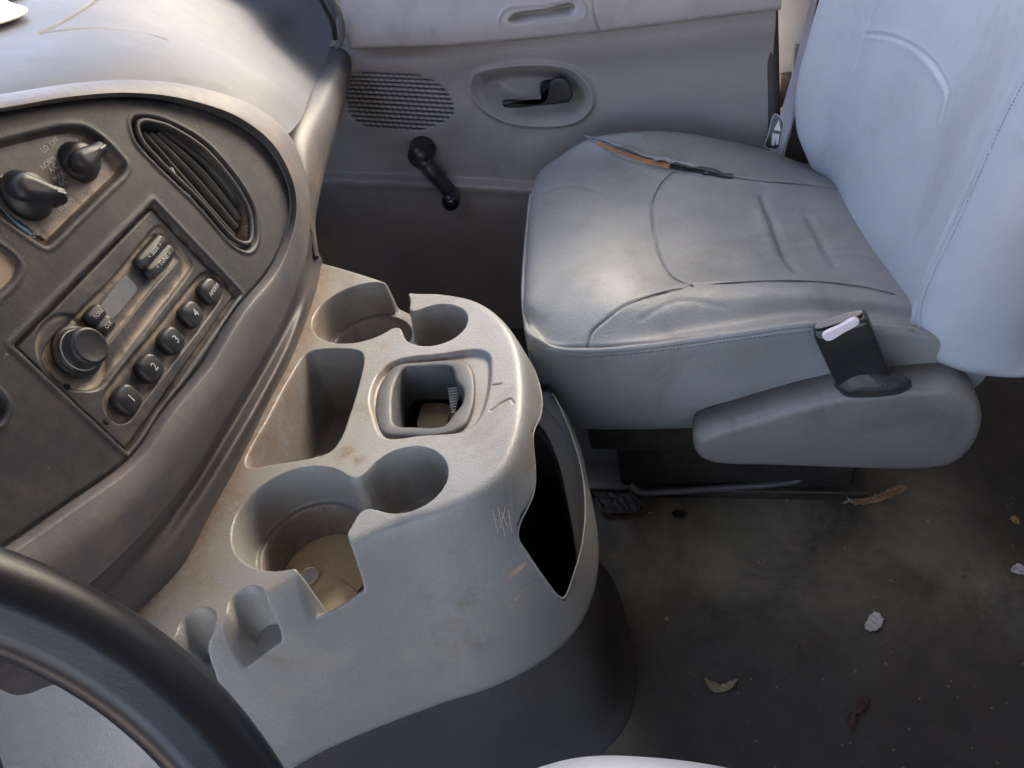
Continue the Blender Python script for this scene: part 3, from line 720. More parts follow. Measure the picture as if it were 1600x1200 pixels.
# pocket in the rear nose: opening between the top's overhang and the lip
def march(px, py):
    r = ray(px, py); T = np.linspace(.55, 1.25, 700); pp = C+T[:, None]*r
    i = np.clip(((pp[:, 0]-gx[0])/st_).astype(int), 0, len(gx)-1); j = np.clip(((pp[:, 1]-gy[0])/st_).astype(int), 0, len(gy)-1)
    h = np.flatnonzero((pp[:, 2] < zs[j, i]) & (pp[:, 0] > gx[0]) & (pp[:, 0] < gx[-1]))
    return pp[h[0]][:2] if len(h) else None
lipz = [((858, 612), .445), ((880, 650), .425), ((898, 690), .408), ((910, 735), .392), ((917, 790), .378), ((915, 840), .366), ((906, 885), .357), ((893, 925), .352), ((882, 941), .352)]
lip = []
for p, v in lipz:
    q = march(*p); q0 = P(*p, z=v)[:2]; lip.append(q if (q is not None and np.linalg.norm(q-q0) < .035) else q0)
lip = list(cr(np.array(lip), 9)); lip[1:-1] = [(lip[i-1]+2*lip[i]+lip[i+1])/4 for i in range(1, 8)]
inn = [march(*p) for p in [(872, 936), (850, 905), (825, 868), (809, 838), (810, 818), (822, 790), (832, 765), (836, 740)]]
inn = [q for q in inn if q is not None]
nose = [np.array(p) for p in [(-.148, .50), (-.147, .53), (-.151, .57), (-.163, .61), (-.175, .635)]]
pk = np.vstack([lip, inn, nose])
0 and print('POCKET', np.round(np.array(lip), 3).tolist(), np.round(np.array(inn), 3).tolist())
# far side of the opening mirrors the near one roughly
pk = np.vstack([[(-.19, .68)], lip, inn, nose])
pkc = pk
pkc = cr(pkc, 160, True)
sdp = sd_poly(XY, pkc)
# scratches and knocks on the crest
for pix in ([(770, 652), (785, 640), (800, 633), (805, 640)], [(772, 612), (785, 610)]):
    ln = K(pix, 'z', .54)[:, :2]; dd = dpoly(XY.reshape(-1, 2), ln).reshape(X.shape); zs -= .0016*np.exp(-(dd/.0010)**2)
vm = (sB < 0) & (sdo > 0) & (sdp > 0) & (X > -.595)
mask = vm[:-1, :-1] | vm[1:, :-1] | vm[:-1, 1:] | vm[1:, 1:]
gcon = np.stack([X, Y, zs], -1)
# the first row of vertices past each edge is pulled onto that edge
def snap(gc, sd, curve, zc=None):
    m_ = (sd <= 0) & (sd > -.0025) if zc is None else (sd >= 0) & (sd < .0025)
    idx = np.argwhere(m_); q = gc[m_][:, :2]
    c2 = cr(np.vstack([curve[:, :2], curve[:1, :2]]) if zc is None else curve[:, :2], 3000)
    for k0 in range(0, len(q), 800):
        qq = q[k0:k0+800]; i = np.argmin((qq[:, None, 0]-c2[None, :, 0])**2+(qq[:, None, 1]-c2[None, :, 1])**2, 1)
        t_ = c2[i]; ii = idx[k0:k0+800]; gc[ii[:, 0], ii[:, 1], :2] = t_
        if zc is not None:
            j = np.argmin((t_[:, None, 0]-zc[None, :, 0])**2+(t_[:, None, 1]-zc[None, :, 1])**2, 1); gc[ii[:, 0], ii[:, 1], 2] = zc[j, 2]
    return gc
gcon = snap(gcon, sdp, pkc); gcon = snap(gcon, sdo, opn)
gcon = snap(gcon, sB, obc, obc)
mask &= ~((sdp < -.0024) | (sdo < -.0024) | (sB > .0024))[:-1, :-1] & ~((sdp < -.0024) | (sdo < -.0024) | (sB > .0024))[1:, 1:] & ~((sdp < -.0024) | (sdo < -.0024) | (sB > .0024))[1:, :-1] & ~((sdp < -.0024) | (sdo < -.0024) | (sB > .0024))[:-1, 1:]
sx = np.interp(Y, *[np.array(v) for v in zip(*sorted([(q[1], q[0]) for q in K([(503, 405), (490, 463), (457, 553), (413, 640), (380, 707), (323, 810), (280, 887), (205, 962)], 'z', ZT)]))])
gyv, gxv = np.gradient(sB, st_); kk = (.013*np.clip((u-.88)/.12, 0, 1.05)**2)[..., None]
gcon[..., :2] -= np.stack([gxv, gyv], -1)*kk
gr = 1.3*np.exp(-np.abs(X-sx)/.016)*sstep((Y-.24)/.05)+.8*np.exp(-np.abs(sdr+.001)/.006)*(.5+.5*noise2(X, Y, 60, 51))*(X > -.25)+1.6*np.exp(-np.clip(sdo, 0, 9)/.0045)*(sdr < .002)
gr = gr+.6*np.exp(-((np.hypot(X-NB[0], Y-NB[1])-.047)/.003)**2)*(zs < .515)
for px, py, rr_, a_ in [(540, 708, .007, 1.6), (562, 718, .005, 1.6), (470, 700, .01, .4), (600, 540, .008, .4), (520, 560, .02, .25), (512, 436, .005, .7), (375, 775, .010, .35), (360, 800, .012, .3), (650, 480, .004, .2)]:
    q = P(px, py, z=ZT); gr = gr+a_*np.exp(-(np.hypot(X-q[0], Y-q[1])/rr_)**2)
gobj('console_shell', gcon, m_cons, con, mask=mask, flip=False, attr=np.clip(gr, 0, 1))
# rounded rim bead closing the edge of the skirt
ra = inset(obc, .013); rb_ = inset(obc, .015); rb_[:, 2] -= .003; rc_ = inset(obc, .022); rc_[:, 2] -= .006; rd_ = inset(obc, .032); rd_[:, 2] -= .008
gobj('skirt_rim', loft([ra, rb_, rc_, rd_], 400, 14), m_cons, con)
tb = np.array([gcon.reshape(-1, 3)[np.argmin((gcon[..., 0]-q[0])**2+(gcon[..., 1]-q[1])**2)] for q in pkc])
tb[:, :2] = pkc
for _ in range(12): tb[:, 2] = (np.roll(tb[:, 2], 1)+np.roll(tb[:, 2], -1)+tb[:, 2])/3
mobj('pocket_edge', *tube(tb-np.array([0, 0, .0006]), .0011, 6, 260, True), m_cons, con)
# ashtray frame
def ring_part(outer, inner, zc, h, n=96):
    a = cr(outer, n, True); b = cr(inner, n, True)
    # align starts by angle
    def byang(c):
        cc = (a.mean(0)); t = np.arctan2(c[:, 1]-cc[1], c[:, 0]-cc[0]); o_ = np.argsort(t); tt = np.linspace(-math.pi, math.pi, n, endpoint=False)
        return np.stack([np.interp(tt, t[o_], c[o_, k], period=2*math.pi) for k in range(2)], 1)
    a, b = byang(a), byang(b)
    prof = [(0, -.004), (.0, h-.002), (.10, h-.0006), (.22, h), (.78, h), (.90, h-.0006), (1, h-.002), (1.0, -.045)]
    V = []; Fs = []
    for t, hh in prof:
        q = a*(1-t)+b*t; V.append(np.column_stack([q, np.full(n, zc+hh)]))
    m = len(prof)
    for i in range(m-1):
        for k in range(n): Fs.append((i*n+k, i*n+(k+1) % n, (i+1)*n+(k+1) % n, (i+1)*n+k))
    return np.vstack(V), Fs
outr = K([(589, 660), (587, 630), (596, 596), (617, 572), (660, 566), (725, 564), (738, 578), (742, 605), (738, 640), (724, 666), (690, 680), (640, 682), (600, 678)], 'z', ZT-.0035)[:, :2]
innr = K([(618, 664), (613, 640), (617, 600), (632, 576), (655, 574), (700, 573), (708, 578), (712, 594), (724, 610), (721, 632), (710, 645), (692, 666), (650, 667)], 'z', ZT-.0035)[:, :2]
fr_ = mobj('ashtray_frame', *ring_part(outr, innr, ZT-.0060, .0035), m_ring, con, True)
V, Fs = box((-.252, .545, .40), .115, .12, .006, None, .001); mobj('opening_floor', V, Fs, m_slot, con)
V, Fs = box((-.308, .545, .46), .004, .13, .12, None, .001); V2, F2 = box((-.254, .602, .46), .11, .004, .12, None, .001); V3, F3 = box((-.200, .545, .46), .004, .13, .12, None, .001)
mobj('opening_liner', *join((V, Fs), (V2, F2), (V3, F3)), m_dmet, con, False)
pl = K([(662, 632), (700, 634), (712, 650), (700, 668), (655, 668), (656, 648)], 'z', .49)
mobj('bracket_plate', *pillow(pl, (0, 0, 1), .002, .0005, 40), m_steel, con)
yl = K([(657, 652), (700, 650), (692, 672), (654, 670)], 'z', .494)
mobj('yellow_tab', *pillow(yl, (0, 0, 1), .002, .0005, 30), m_yell, con)
br = K([(680, 584), (706, 582), (708, 592), (684, 592)], 'z', .50)
mobj('metal_clip', *pillow(br, (0, 0, 1), .003, .0006, 30), m_steel, con)
rd = []
for i in range(10):
    px = 700+i*2.2; a_ = P(700+i*.6, 608+i*4.2, z=.525); b_ = P(720-i*.9, 606+i*4.2, z=.525); rd.append(tube([a_, b_], .0013, 5, 3))
mobj('ribbed_edge', *join(*rd), mat('ribbed grey plastic', (.30, .29, .26), .5, 500, .1), con)
# scratches on the side skin: short raised scuffs lying on the surface
def surf_pts(pix, off=.0006):
    out = []
    for p in pix:
        r = ray(*p); T = np.linspace(.5, 1.2, 4000); pp = C+T[:, None]*r
        i = np.clip(((pp[:, 0]-gx[0])/st_), 0, len(gx)-1.001); j = np.clip(((pp[:, 1]-gy[0])/st_), 0, len(gy)-1.001)
        i0 = i.astype(int); j0 = j.astype(int)
        h = np.flatnonzero(pp[:, 2] < zs[j0, i0])
        out.append(pp[h[0]]-r/np.linalg.norm(r)*off*1.5 if len(h) else P(*p, z=.4))
    return np.array(out)
sc = []
for a_, b_ in [((770, 797), (778, 832)), ((778, 792), (790, 838)), ((790, 790), (781, 826)), ((795, 796), (800, 832)), ((772, 812), (798, 806)), ((784, 800), (793, 822)), ((808, 922), (826, 915)), ((804, 938), (816, 928)), ((796, 950), (806, 944))]:
    q = surf_pts([a_, ((a_[0]+b_[0])/2+random.uniform(-1, 1), (a_[1]+b_[1])/2), b_]); mobj('scratch', *tube(q, .00032, 5, 8), m_scuff, con)
q = surf_pts([(793, 905), (800, 893), (812, 882), (821, 878), (818, 887), (806, 897)], .0004)
V, Fs = pillow(q, (q.mean(0)*0+(C-q.mean(0))), .0005, .0002, 30); mobj('worn_patch', V, Fs, mat('bare worn plastic', (.40, .27, .19), .7, 500, .3, dust=(.5, .45, .4), damt=.5, dscale=80), con)

# dusty floor of the near cup
o_ = [(NB[0]+.0435*math.cos(t), NB[1]+.0435*math.sin(t), .4648) for t in np.linspace(math.radians(-28), math.radians(248), 40)]
o_ += [(-.314, .335, .4648), (-.300, .335, .4648), (-.292, .352, .4648)]
V, Fs = pillow(np.array(o_), (0, 0, 1), .0006, .0003, 90); mobj('cup_floor', V, Fs, mat('dusty cup floor', (.50, .43, .31), .7, 500, .2, dust=(.3, .22, .13), damt=.4, dscale=45), con)
# coin in the cup holder
cp = P(484, 900, z=.468); coin = mobj('coin', *lathe([(.0085, 0), (.0089, .0004), (.0089, .0016), (.0083, .002), (.0078, .0017), (.002, .0018)], cp, (.1, -.15, 1), 40), m_coin, None, False)
setp(coin, 'small silver coin lying in the notch of the near cup holder', 'coin')

# ================================================================== DASHBOARD
dash = thing('dashboard', 'grey vinyl dashboard with dusty dark oval centre panel', 'dashboard', (-.5, .5, .75))
FN = np.array([1, 0, .32]); FN /= np.linalg.norm(FN); FO = np.array([-.384, 0, .82]); FD = np.dot(FO, FN)
EU = np.array([0, 1., 0]); EV = np.cross(EU, FN)*1.0        # EV: down the face
if EV[2] > 0: EV = -EV
def FPt(px, py, h=0): return P(px, py, n=FN, d=FD+h)
def uv(p): q = np.asarray(p)-FO; return np.stack([q @ EU, q @ EV], -1)
def UV(pix, h=0): return np.array([uv(FPt(*p, h)) for p in pix])
def W(uvp, h=0): uvp = np.asarray(uvp); return FO+uvp[..., :1]*EU+uvp[..., 1:2]*EV+(np.asarray(h)[..., None] if np.ndim(h) else h)*FN
inner = [(-80, 185), (0, 175), (110, 158), (202, 152), (287, 162), (371, 192), (422, 233), (448, 280), (455, 315), (451, 353), (422, 419), (367, 485), (312, 573), (257, 639), (205, 713), (100, 790), (0, 858), (-100, 915)]
crest = [(-80, 179), (0, 169), (110, 151), (202, 145), (289, 155), (376, 185), (428, 227), (455, 276), (463, 312), (460, 354), (434, 425), (382, 494), (327, 583), (272, 651), (218, 728), (112, 808), (10, 878), (-100, 940)]
midc = [(-80, 168), (0, 158), (112, 141), (207, 135), (297, 145), (385, 176), (438, 219), (464, 270), (473, 310), (472, 354), (455, 425), (412, 503), (360, 592), (305, 668), (250, 748), (150, 835), (52, 905), (-60, 990)]
outc = [(-80, 158), (0, 148), (115, 131), (210, 126), (305, 137), (396, 168), (448, 211), (472, 264), (481, 310), (482, 356), (473, 418), (438, 506), (388, 596), (338, 676), (283, 762), (198, 858), (110, 938), (0, 1030)]
h1 = .009; R0 = np.array([FPt(*p, -.002) for p in inner]); R1 = np.array([FPt(*p, h1) for p in crest])
hm = np.interp(np.arange(18), [0, 6, 9, 12, 17], [.006, .004, .004, .010, .012]); ho = np.interp(np.arange(18), [0, 4, 6, 9, 12, 17], [-.010, -.012, -.018, -.018, -.012, -.010])
R2 = np.array([FPt(*p, hm[i]) for i, p in enumerate(midc)]); R3 = np.array([FPt(*p, ho[i]) for i, p in enumerate(outc)])
cenF = W(np.array([.35, .02]))
Rm = R0+(R1-R0)*.5+FN*.004
R4 = R3-FN*.030+(cenF-R3)*.03; R5 = R4-FN*.05+(cenF-R3)*.05
g = loft([R0, Rm, R1, R2, R3, R4, R5], 260, 100, matched=True)
gobj('bezel_rim', g, m_rim, dash)
# face panel as a height field on its own plane
st2 = .0011
au = np.arange(.14, .62, st2); av = np.arange(-.12, .21, st2); U_, V_ = np.meshgrid(au, av); Q = np.stack([U_, V_], -1)
H = .0006*noise2(U_, V_, 20, 41)
inn_uv = cr(UV(inner), 200); poly = np.vstack([inn_uv, [(0.0, inn_uv[-1][1])], [(0.0, inn_uv[0][1])]])
sdI = sd_poly(Q, poly)
def concav(H, k1=3, k2=8):
    def blur(a, k):
        for _ in range(k): a = (np.roll(a, 1, 0)+np.roll(a, -1, 0)+np.roll(a, 1, 1)+np.roll(a, -1, 1)+a)/5
        return a
    return np.clip(blur(blur(H, k1), k2*3)-H, 0, 1)
def recess(H, pix, depth, wd, closed=True, lip=0, n=90):
    s_ = sd_poly(Q, cr(UV(pix), n, True)); 
    H = H-depth*sstep(-s_/wd)
    if lip: H = H+lip*np.exp(-((s_-.0015)/.0015)**2)
    return H, s_
clim = [(-60, 235), (0, 219), (60, 204), (101, 196), (135, 199), (162, 217), (185, 240), (198, 258), (196, 270), (170, 296), (120, 345), (84, 380), (74, 386), (60, 380), (0, 338), (-60, 300)]
H, _ = recess(H, clim, .007, .005, lip=.0006)
vent = [(204, 192), (208, 184), (219, 181), (240, 183), (263, 190), (321, 223), (364, 270), (388, 306), (398, 330), (402, 364), (399, 382), (388, 393), (375, 390), (360, 380), (304, 317), (236, 250), (212, 222)]
H, sdv = recess(H, vent, .004, .003, lip=.0012)
vin = [(214, 196), (222, 189), (240, 191), (263, 198), (316, 231), (357, 276), (380, 311), (390, 335), (393, 364), (390, 378), (381, 381), (366, 374), (310, 312), (245, 248), (220, 218)]
H, sdv2 = recess(H, vin, .020, .003)
radio_px = [(20, 540), (130, 428), (240, 315), (308, 388), (375, 460), (288, 585), (200, 710), (110, 625)]
rp = UV([(20, 540), (240, 315), (377, 460), (202, 711)])
sdR = sd_poly(Q, rp); H = H-.010*sstep(-sdR/.0035)+.0008*np.exp(-((sdR-.002)/.002)**2)
sw = [(-40, 360), (0, 383), (20, 398), (32, 415), (28, 432), (0, 462), (-40, 490)]
H, _ = recess(H, sw, .004, .003, lip=.0006)
lt_ = [(-30, 600), (-5, 612), (8, 632), (4, 655), (-12, 668), (-30, 660)]
H, sdl = recess(H, lt_, .020, .003, lip=.0015)
ok = (sdI < .004)
mask = ok[:-1, :-1] & ok[1:, 1:] & ok[:-1, 1:] & ok[1:, :-1]
H = H-.008*np.clip(sdI+.002, 0, .006)/.006
gd = np.clip(concav(H)/.0012, 0, 1)*.9*(.35+.65*sstep((V_+.02)/.1))+.35*sstep((V_-.08)/.08)*sstep((.0-(U_-.45))/.1)
q = UV([(388, 352)])[0]; gd = gd+.9*np.exp(-(np.hypot(U_-q[0], V_-q[1])/.012)**2)*(sdv2 < 0)
gobj('face_panel', W(Q, H), m_face, dash, mask=mask, attr=np.clip(gd, 0, 1))
# air vent vanes
av_ = mobj('air_vent', *tube(np.array([FPt(*p, -.001) for p in vin]), .0022, 8, 160, True), m_face, dash)
vax = FPt(385, 375)-FPt(222, 200)
for k, off in enumerate([0.0, .22, .44, .66, .88]):
    a_ = (222+off*52, 203+off*4); b_ = (370+off*20, 372-off*62)
    ln = np.array([FPt(a_[0]+(b_[0]-a_[0])*t+off*14*math.sin(math.pi*t), a_[1]+(b_[1]-a_[1])*t-off*14*math.sin(math.pi*t), -.006) for t in np.linspace(.02, .98, 9)])
    side = np.cross(FN, vax); side /= np.linalg.norm(side)
    g = loft([ln-FN*.010-side*.004, ln, ln+side*.0014, ln-FN*.010-side*.003], 30, 12); gobj('vane', g, m_vane, av_)
for k in range(4):
    a_ = FPt(270+k*24, 268+k*33, -.007); mobj('vane_post', *box(a_, .002, .002, .006, None, 0), m_print, av_, False)
# dash top
T0 = R3[:8]-FN*.004+np.array([-.004, 0, 0.002])
tx = [
 [FPt(*p, ho[i]-.001)+np.array([0, 0, .0]) for i, p in enumerate(outc[:9])],
 [FPt(*p, v) for p, v in zip([(-80, 140), (0, 130), (115, 114), (210, 109), (310, 121), (404, 156), (458, 202), (482, 252), (490, 300)], [-.020]*5+[-.03, -.035, -.045, -.05])],
 [FPt(*p, v) for p, v in zip([(-80, 110), (10, 100), (120, 84), (215, 82), (320, 96), (418, 135), (472, 182), (494, 225), (505, 280)], [-.045]*4+[-.05, -.06, -.07, -.09, -.10])],
 K([(-80, 65), (20, 58), (130, 42), (230, 42), (335, 58), (430, 98), (488, 140), (512, 180), (522, 240)], 'x', [-.53, -.53, -.53, -.53, -.535, -.53, -.505, -.49, -.48]),
 K([(-80, 30), (30, 15), (140, -5), (250, -5), (350, 15), (450, 50), (508, 98), (530, 130), (540, 190)], 'x', [-.60, -.60, -.60, -.60, -.60, -.575, -.53, -.51, -.50]),
 K([(-80, -10), (40, -30), (150, -50), (270, -50), (370, -30), (465, 0), (522, 48), (535, 75), (545, 120)], 'x', [-.68, -.68, -.68, -.68, -.67, -.62, -.55, -.53, -.51]),
 K([(-80, -60), (50, -80), (170, -110), (290, -110), (400, -90), (480, -60), (530, 5), (548, 40), (560, 80)], 'x', [-.80, -.80, -.80, -.80, -.76, -.69, -.59, -.555, -.53]),
]
tx = [np.array(t)[:7] for t in tx]
for t in tx:
    for i in range(len(t)):
        if t[i][1] > 1.15: t[i] = C+(t[i]-C)*(1.15/t[i][1])
g = loft(tx, 640, 340, matched=True)
nn = gnormals(g)
for s_ in ([(60, 51), (90, 38), (130, 15), (160, -5)], [(60, 52), (100, 47), (150, 44), (200, 48), (240, 55), (260, 62)]):
    g = groove(g, s_, .0032, .0017, nn)
gobj('dash_top', g, m_dash, dash)
# end panel facing the door
sL = K([(530, 40), (520, 92), (485, 150), (452, 210), (455, 260), (470, 310), (478, 345), (484, 375), (488, 400)], 'x', [-.55, -.53, -.50, -.47, -.46, -.455, -.45, -.455, -.46])
sM = K([(542, 50), (535, 92), (510, 150), (485, 210), (478, 260), (480, 310), (482, 345), (488, 375), (492, 400)], 'x', [-.545, -.515, -.485, -.455, -.445, -.44, -.44, -.45, -.455])
sR = K([(549, 60), (549, 92), (540, 150), (520, 220), (503, 275), (493, 320), (488, 352), (492, 378), (496, 402)], 'x', [-.56, -.53, -.51, -.49, -.48, -.475, -.475, -.47, -.47])
sX = sR+np.array([-.06, .005, -.01])
g = loft([sL+np.array([-.03, 0, 0]), sL, sM, sR, sX], 140, 50, matched=True); gobj('side_panel', g, m_rim, dash)
# round end vent in the dash end by the door
q = [P(*p, y=1.125) for p in [(497, -12), (508, 10), (520, 35), (524, 62)]]
V, Fs = tube(q, .004, 8, 30); mobj('end_gap', V, Fs, m_slot, dash)
q = [P(*p, y=1.122) for p in [(512, -12), (525, 8), (533, 30), (534, 58), (526, 76)]]
V, Fs = tube(q, .0045, 8, 30); mobj('end_seal', V, Fs, m_rim, dash)
# lower panel between bezel and console
low0 = [(470, 345), (455, 430), (420, 515), (370, 605), (320, 685), (265, 770), (180, 870), (90, 950), (-40, 1050)]
low1 = [(487, 368), (474, 440), (440, 525), (393, 613), (346, 692), (292, 778), (210, 880), (130, 960), (-10, 1070)]
low2 = [(492, 385), (484, 450), (452, 538), (406, 626), (362, 702), (308, 792), (248, 888), (175, 965), (40, 1085)]
seam = [(503, 405), (490, 463), (457, 553), (413, 640), (380, 707), (323, 810), (280, 887), (205, 962), (90, 1070)]
A0 = K(low0, 'x', -.415); A1 = K(low1, 'x', [-.435]*9); A2 = K(low2, 'z', .572)
A3 = K(seam, 'z', .5525); A4 = A3+np.array([-.004, 0, -.03])
A1 = A1; 
g = loft([A0+np.array([-.03, 0, .01]), A0, A1, A2, A3, A4], 200, 80, matched=True)
gobj('lower_panel', g, m_low, dash)
0 and print('LOW', np.round(A0, 3).tolist(), np.round(A1, 3).tolist(), np.round(A3, 3).tolist())
V, Fs = box((-.62, .05, .50), .12, .50, .50, None, .03); mobj('knee_panel', V, Fs, m_low, dash)

V, Fs = box((-.87, .36, .53), .40, 1.60, .46, None, .03); mobj('under_dash_light_block', V, Fs, m_slot, dash)  # unseen black box added to keep light out of the footwell
# ------------------------------------------------------------------ climate control
cc = thing('climate_control', 'dusty climate control panel with two black rotary knobs above the radio', 'climate control', FPt(90, 300, -.007))
def on_face(pix, h): return np.array([FPt(*p, h) for p in pix])
cin = [(-60, 243), (0, 227), (60, 212), (102, 203), (131, 206), (155, 222), (178, 245), (190, 260), (187, 268), (165, 291), (115, 340), (80, 374), (72, 379), (62, 373), (0, 330), (-60, 292)]
V, Fs = pillow(on_face(cin, -.0072), FN, .0012, .0008, 90); mobj('faceplate', V, Fs, m_cface, cc)
uu_ = np.arange(.10, .46, .0012); vv_ = np.arange(-.12, .10, .0012); UU, VV = np.meshgrid(uu_, vv_); QQ = np.stack([UU, VV], -1)
sc_ = sd_poly(QQ, cr(UV(cin, -.0072), 90, True)); okc = sc_ < -.0008; mk = okc[:-1, :-1] & okc[1:, 1:] & okc[1:, :-1] & okc[:-1, 1:]
lowr_ = sstep((VV+.045)/.02)*sstep((UU-.30)/.06)
gobj('dust_film', W(QQ, -.0072+.0013+0*UU), m_cface, cc, mask=mk, attr=np.clip(np.exp(sc_/.0045)*(.25+.75*sstep((VV+.085)/.05))+.35*lowr_, 0, 1))
def knob(px, py, r, ang, parent, name='knob'):
    c = FPt(px, py, -.006)
    base = lathe([(r, 0), (r, .002), (r*.93, .004), (r*.80, .008), (r*.7, .010), (r*.3, .011)], c, FN, 36, EU)
    dr = math.cos(ang)*EU+math.sin(ang)*EV; sd = np.cross(FN, dr)
    o_ = [c+dr*a+sd*b for a, b in [(-r*.9, -r*.2), (-r*.6, -r*.52), (0, -r*.50), (r*.6, -r*.36), (r*1.12, -r*.28), (r*1.2, 0), (r*1.12, r*.28), (r*.6, r*.36), (0, r*.50), (-r*.6, r*.52), (-r*.9, r*.2)]]
    k_ = mobj(name, *join(base, pillow(np.array(o_)+FN*.003, FN, .013, .0055, 48)), m_btn, parent)
    tip = c+dr*r*.80+FN*.0163
    mobj('pointer_mark', *box(tip, .0012, .0055, .0006, np.array([sd, dr, FN]), 0), m_white, k_, False)
    return k_
def face_ang(px, py, qx, qy):
    d_ = uv(FPt(qx, qy))-uv(FPt(px, py)); return math.atan2(d_[1], d_[0])
knob(40, 306, .0165, face_ang(45, 308, 88, 318), cc)
knob(122, 254, .0142, face_ang(125, 255, 155, 232), cc)
parts_ = []
for s_, px, py in [('OFF', 84, 222), ('LO', 70, 233), ('MAX', 126, 216), ('NORM', 75, 255), ('A/C', 83, 263), ('MAX', 92, 276), ('A/C', 98, 285), ('WARM', 103, 320), ('COOL', 47, 372)]:
    mobj('lettering', *text(s_, FPt(px, py, -.0056), EU, -EV, .0050, m_print, cc), m_print, cc, False)
arc = [FPt(*p, -.0048) for p in [(-6, 314), (8, 331), (24, 345), (46, 360)]]
g = loft([arc, [q+EV*.004+EU*-.001 for q in arc]], 30, 3); gobj('cold_stripe', g, m_blue, cc)
arc = [FPt(*p, -.0052) for p in [(0, 278), (20, 270), (45, 272), (70, 288), (90, 312)]]
mobj('dial_ring', *tube(arc, .0012, 6, 40), mat('dial ring plastic', (.42, .36, .3), .4, 900, 0), cc)
o = mobj('switch_panel', *pillow(on_face([(-40, 366), (0, 388), (18, 402), (28, 416), (24, 430), (0, 456), (-40, 482)], -.0045), FN, .0016, .0008, 60), mat('dusty switch panel', (.36, .28, .2), .5, 900, .2, dust=(.5, .4, .3), damt=.5), dash)

# ------------------------------------------------------------------ radio
rad = thing('car_radio', 'dusty black cassette sized radio with round preset buttons in the dash', 'radio', FPt(200, 510, -.01))
RB = -.0095
rc = UV([(20, 540), (240, 315), (377, 460), (202, 711)])
au = np.arange(rc[:, 0].min(), rc[:, 0].max(), .0009); avv = np.arange(rc[:, 1].min(), rc[:, 1].max(), .0009)
U_, V_ = np.meshgrid(au, avv); Q = np.stack([U_, V_], -1); sq = sd_poly(Q, rc)
H = np.full(U_.shape, RB)+.006*sstep((-sq-.0008)/.003)
def rr_sd(pix, n=60): return sd_poly(Q, cr(UV(pix, RB+.006), n, True))
# upper field (display side) recess with raised border
up_ = [(68, 560), (75, 535), (110, 498), (180, 428), (232, 362), (246, 350), (262, 356), (296, 400), (302, 415), (292, 435), (250, 490), (190, 570), (155, 610), (130, 612), (95, 595)]
s_ = rr_sd(up_); H -= .0030*sstep(-s_/.003)
mid_ = [(118, 495), (175, 432), (232, 368), (243, 362), (254, 368), (282, 400), (280, 408), (245, 448), (200, 505), (168, 540), (160, 538), (130, 508)]
s_ = rr_sd(mid_); H -= .0016*sstep(-s_/.002)
lowr = [(160, 640), (160, 618), (185, 580), (240, 515), (300, 440), (316, 424), (332, 425), (347, 445), (348, 462), (330, 492), (280, 558), (225, 630), (202, 660), (185, 664), (170, 655)]
s_ = rr_sd(lowr); H -= .0032*sstep(-s_/.003)
s_ = sd_circle(Q, UV([(122, 548)])[0], .026); H -= .002*sstep(-s_/.003)
ok = sq < -.0006; mask = ok[:-1, :-1] & ok[1:, 1:] & ok[:-1, 1:] & ok[1:, :-1]
gd = np.clip(concav(H)/.0005, 0, 1)*.95
gobj('radio_faceplate', W(Q, H), m_radio, rad, mask=mask, attr=gd)
hz = RB+.006
def button(px, py, a, b, r, h0, hh, rot=0, label=None, name='preset_button', m=m_btn, mirror=1):
    c = FPt(px, py, h0); e1 = math.cos(rot)*EU+math.sin(rot)*EV; e2 = -math.sin(rot)*EU+math.cos(rot)*EV
    return mobj(name, *pillow(rrect(c, e1, e2, a, b, r), FN, hh, min(.003, hh*.6), 60, dome=.0008), m, rad), c+FN*(hh+.0010)
for s_, px, py, a in [('1', 192, 627, .0095), ('2', 228, 578, .0095), ('3', 262, 535, .0095), ('4', 293, 494, .0095), ('AM/FM', 322, 458, .0098)]:
    b_, tp_ = button(px, py, a, .0092, .0065, hz-.0035, .0075)
    mobj('number', *text(s_, tp_+FN*.0002, EU, -EV, .0088 if len(s_) == 1 else .0050, m_white, b_), m_white, b_, False)
for (px, py, s_, ar) in [(231, 396, 'SEEK', 1), (245, 411, 'TUNE', 1)]:
    b_, tp_ = button(px, py, .0185, .0052, .0046, hz-.0048, .0062, name='rocker_button')
    mobj('lettering', *text('\u25C3 '+s_+' \u25B7' if False else '< '+s_+' >', tp_, EU, -EV, .0048, m_white, b_), m_white, b_, False)
for (px, py, s_) in [(143, 495, 'TONE'), (158, 512, 'CLK')]:
    b_, tp_ = button(px, py, .0082, .0052, .0040, hz-.0048, .0062, name='function_button')
    mobj('lettering', *text(s_, tp_, EU, -EV, .0038, m_white, b_), m_white, b_, False)
mobj('display', *pillow(on_face([(151, 487), (152, 484), (194, 432), (198, 432), (213, 451), (212, 455), (171, 502), (166, 502)], hz-.0050), FN, .0010, .0004, 60), m_lcd, rad)
kc = FPt(118, 550, hz-.005)
kb = mobj('volume_knob', *lathe([(.0165, 0), (.0175, .0025), (.0160, .0035), (.0132, .005), (.0128, .0125), (.0122, .0150), (.0105, .0160), (.0098, .0157), (.002, .0155)], kc, FN, 48, EU), m_btn, rad)
mobj('knob_edge', *lathe([(.0133, .0050), (.0138, .0054), (.0133, .0058)], kc, FN, 48, EU), m_print, kb)
mobj('lettering', *text('VOL', FPt(112, 506, hz+.0003), EU, -EV, .0036, m_print, rad), m_print, rad, False)
for px, py in [(294, 379), (341, 429), (105, 604), (166, 659)]:
    mobj('removal_hole', *lathe([(.0021, 0), (.0021, .0003)], FPt(px, py, RB+.0061), FN, 16, EU), m_slot, rad)

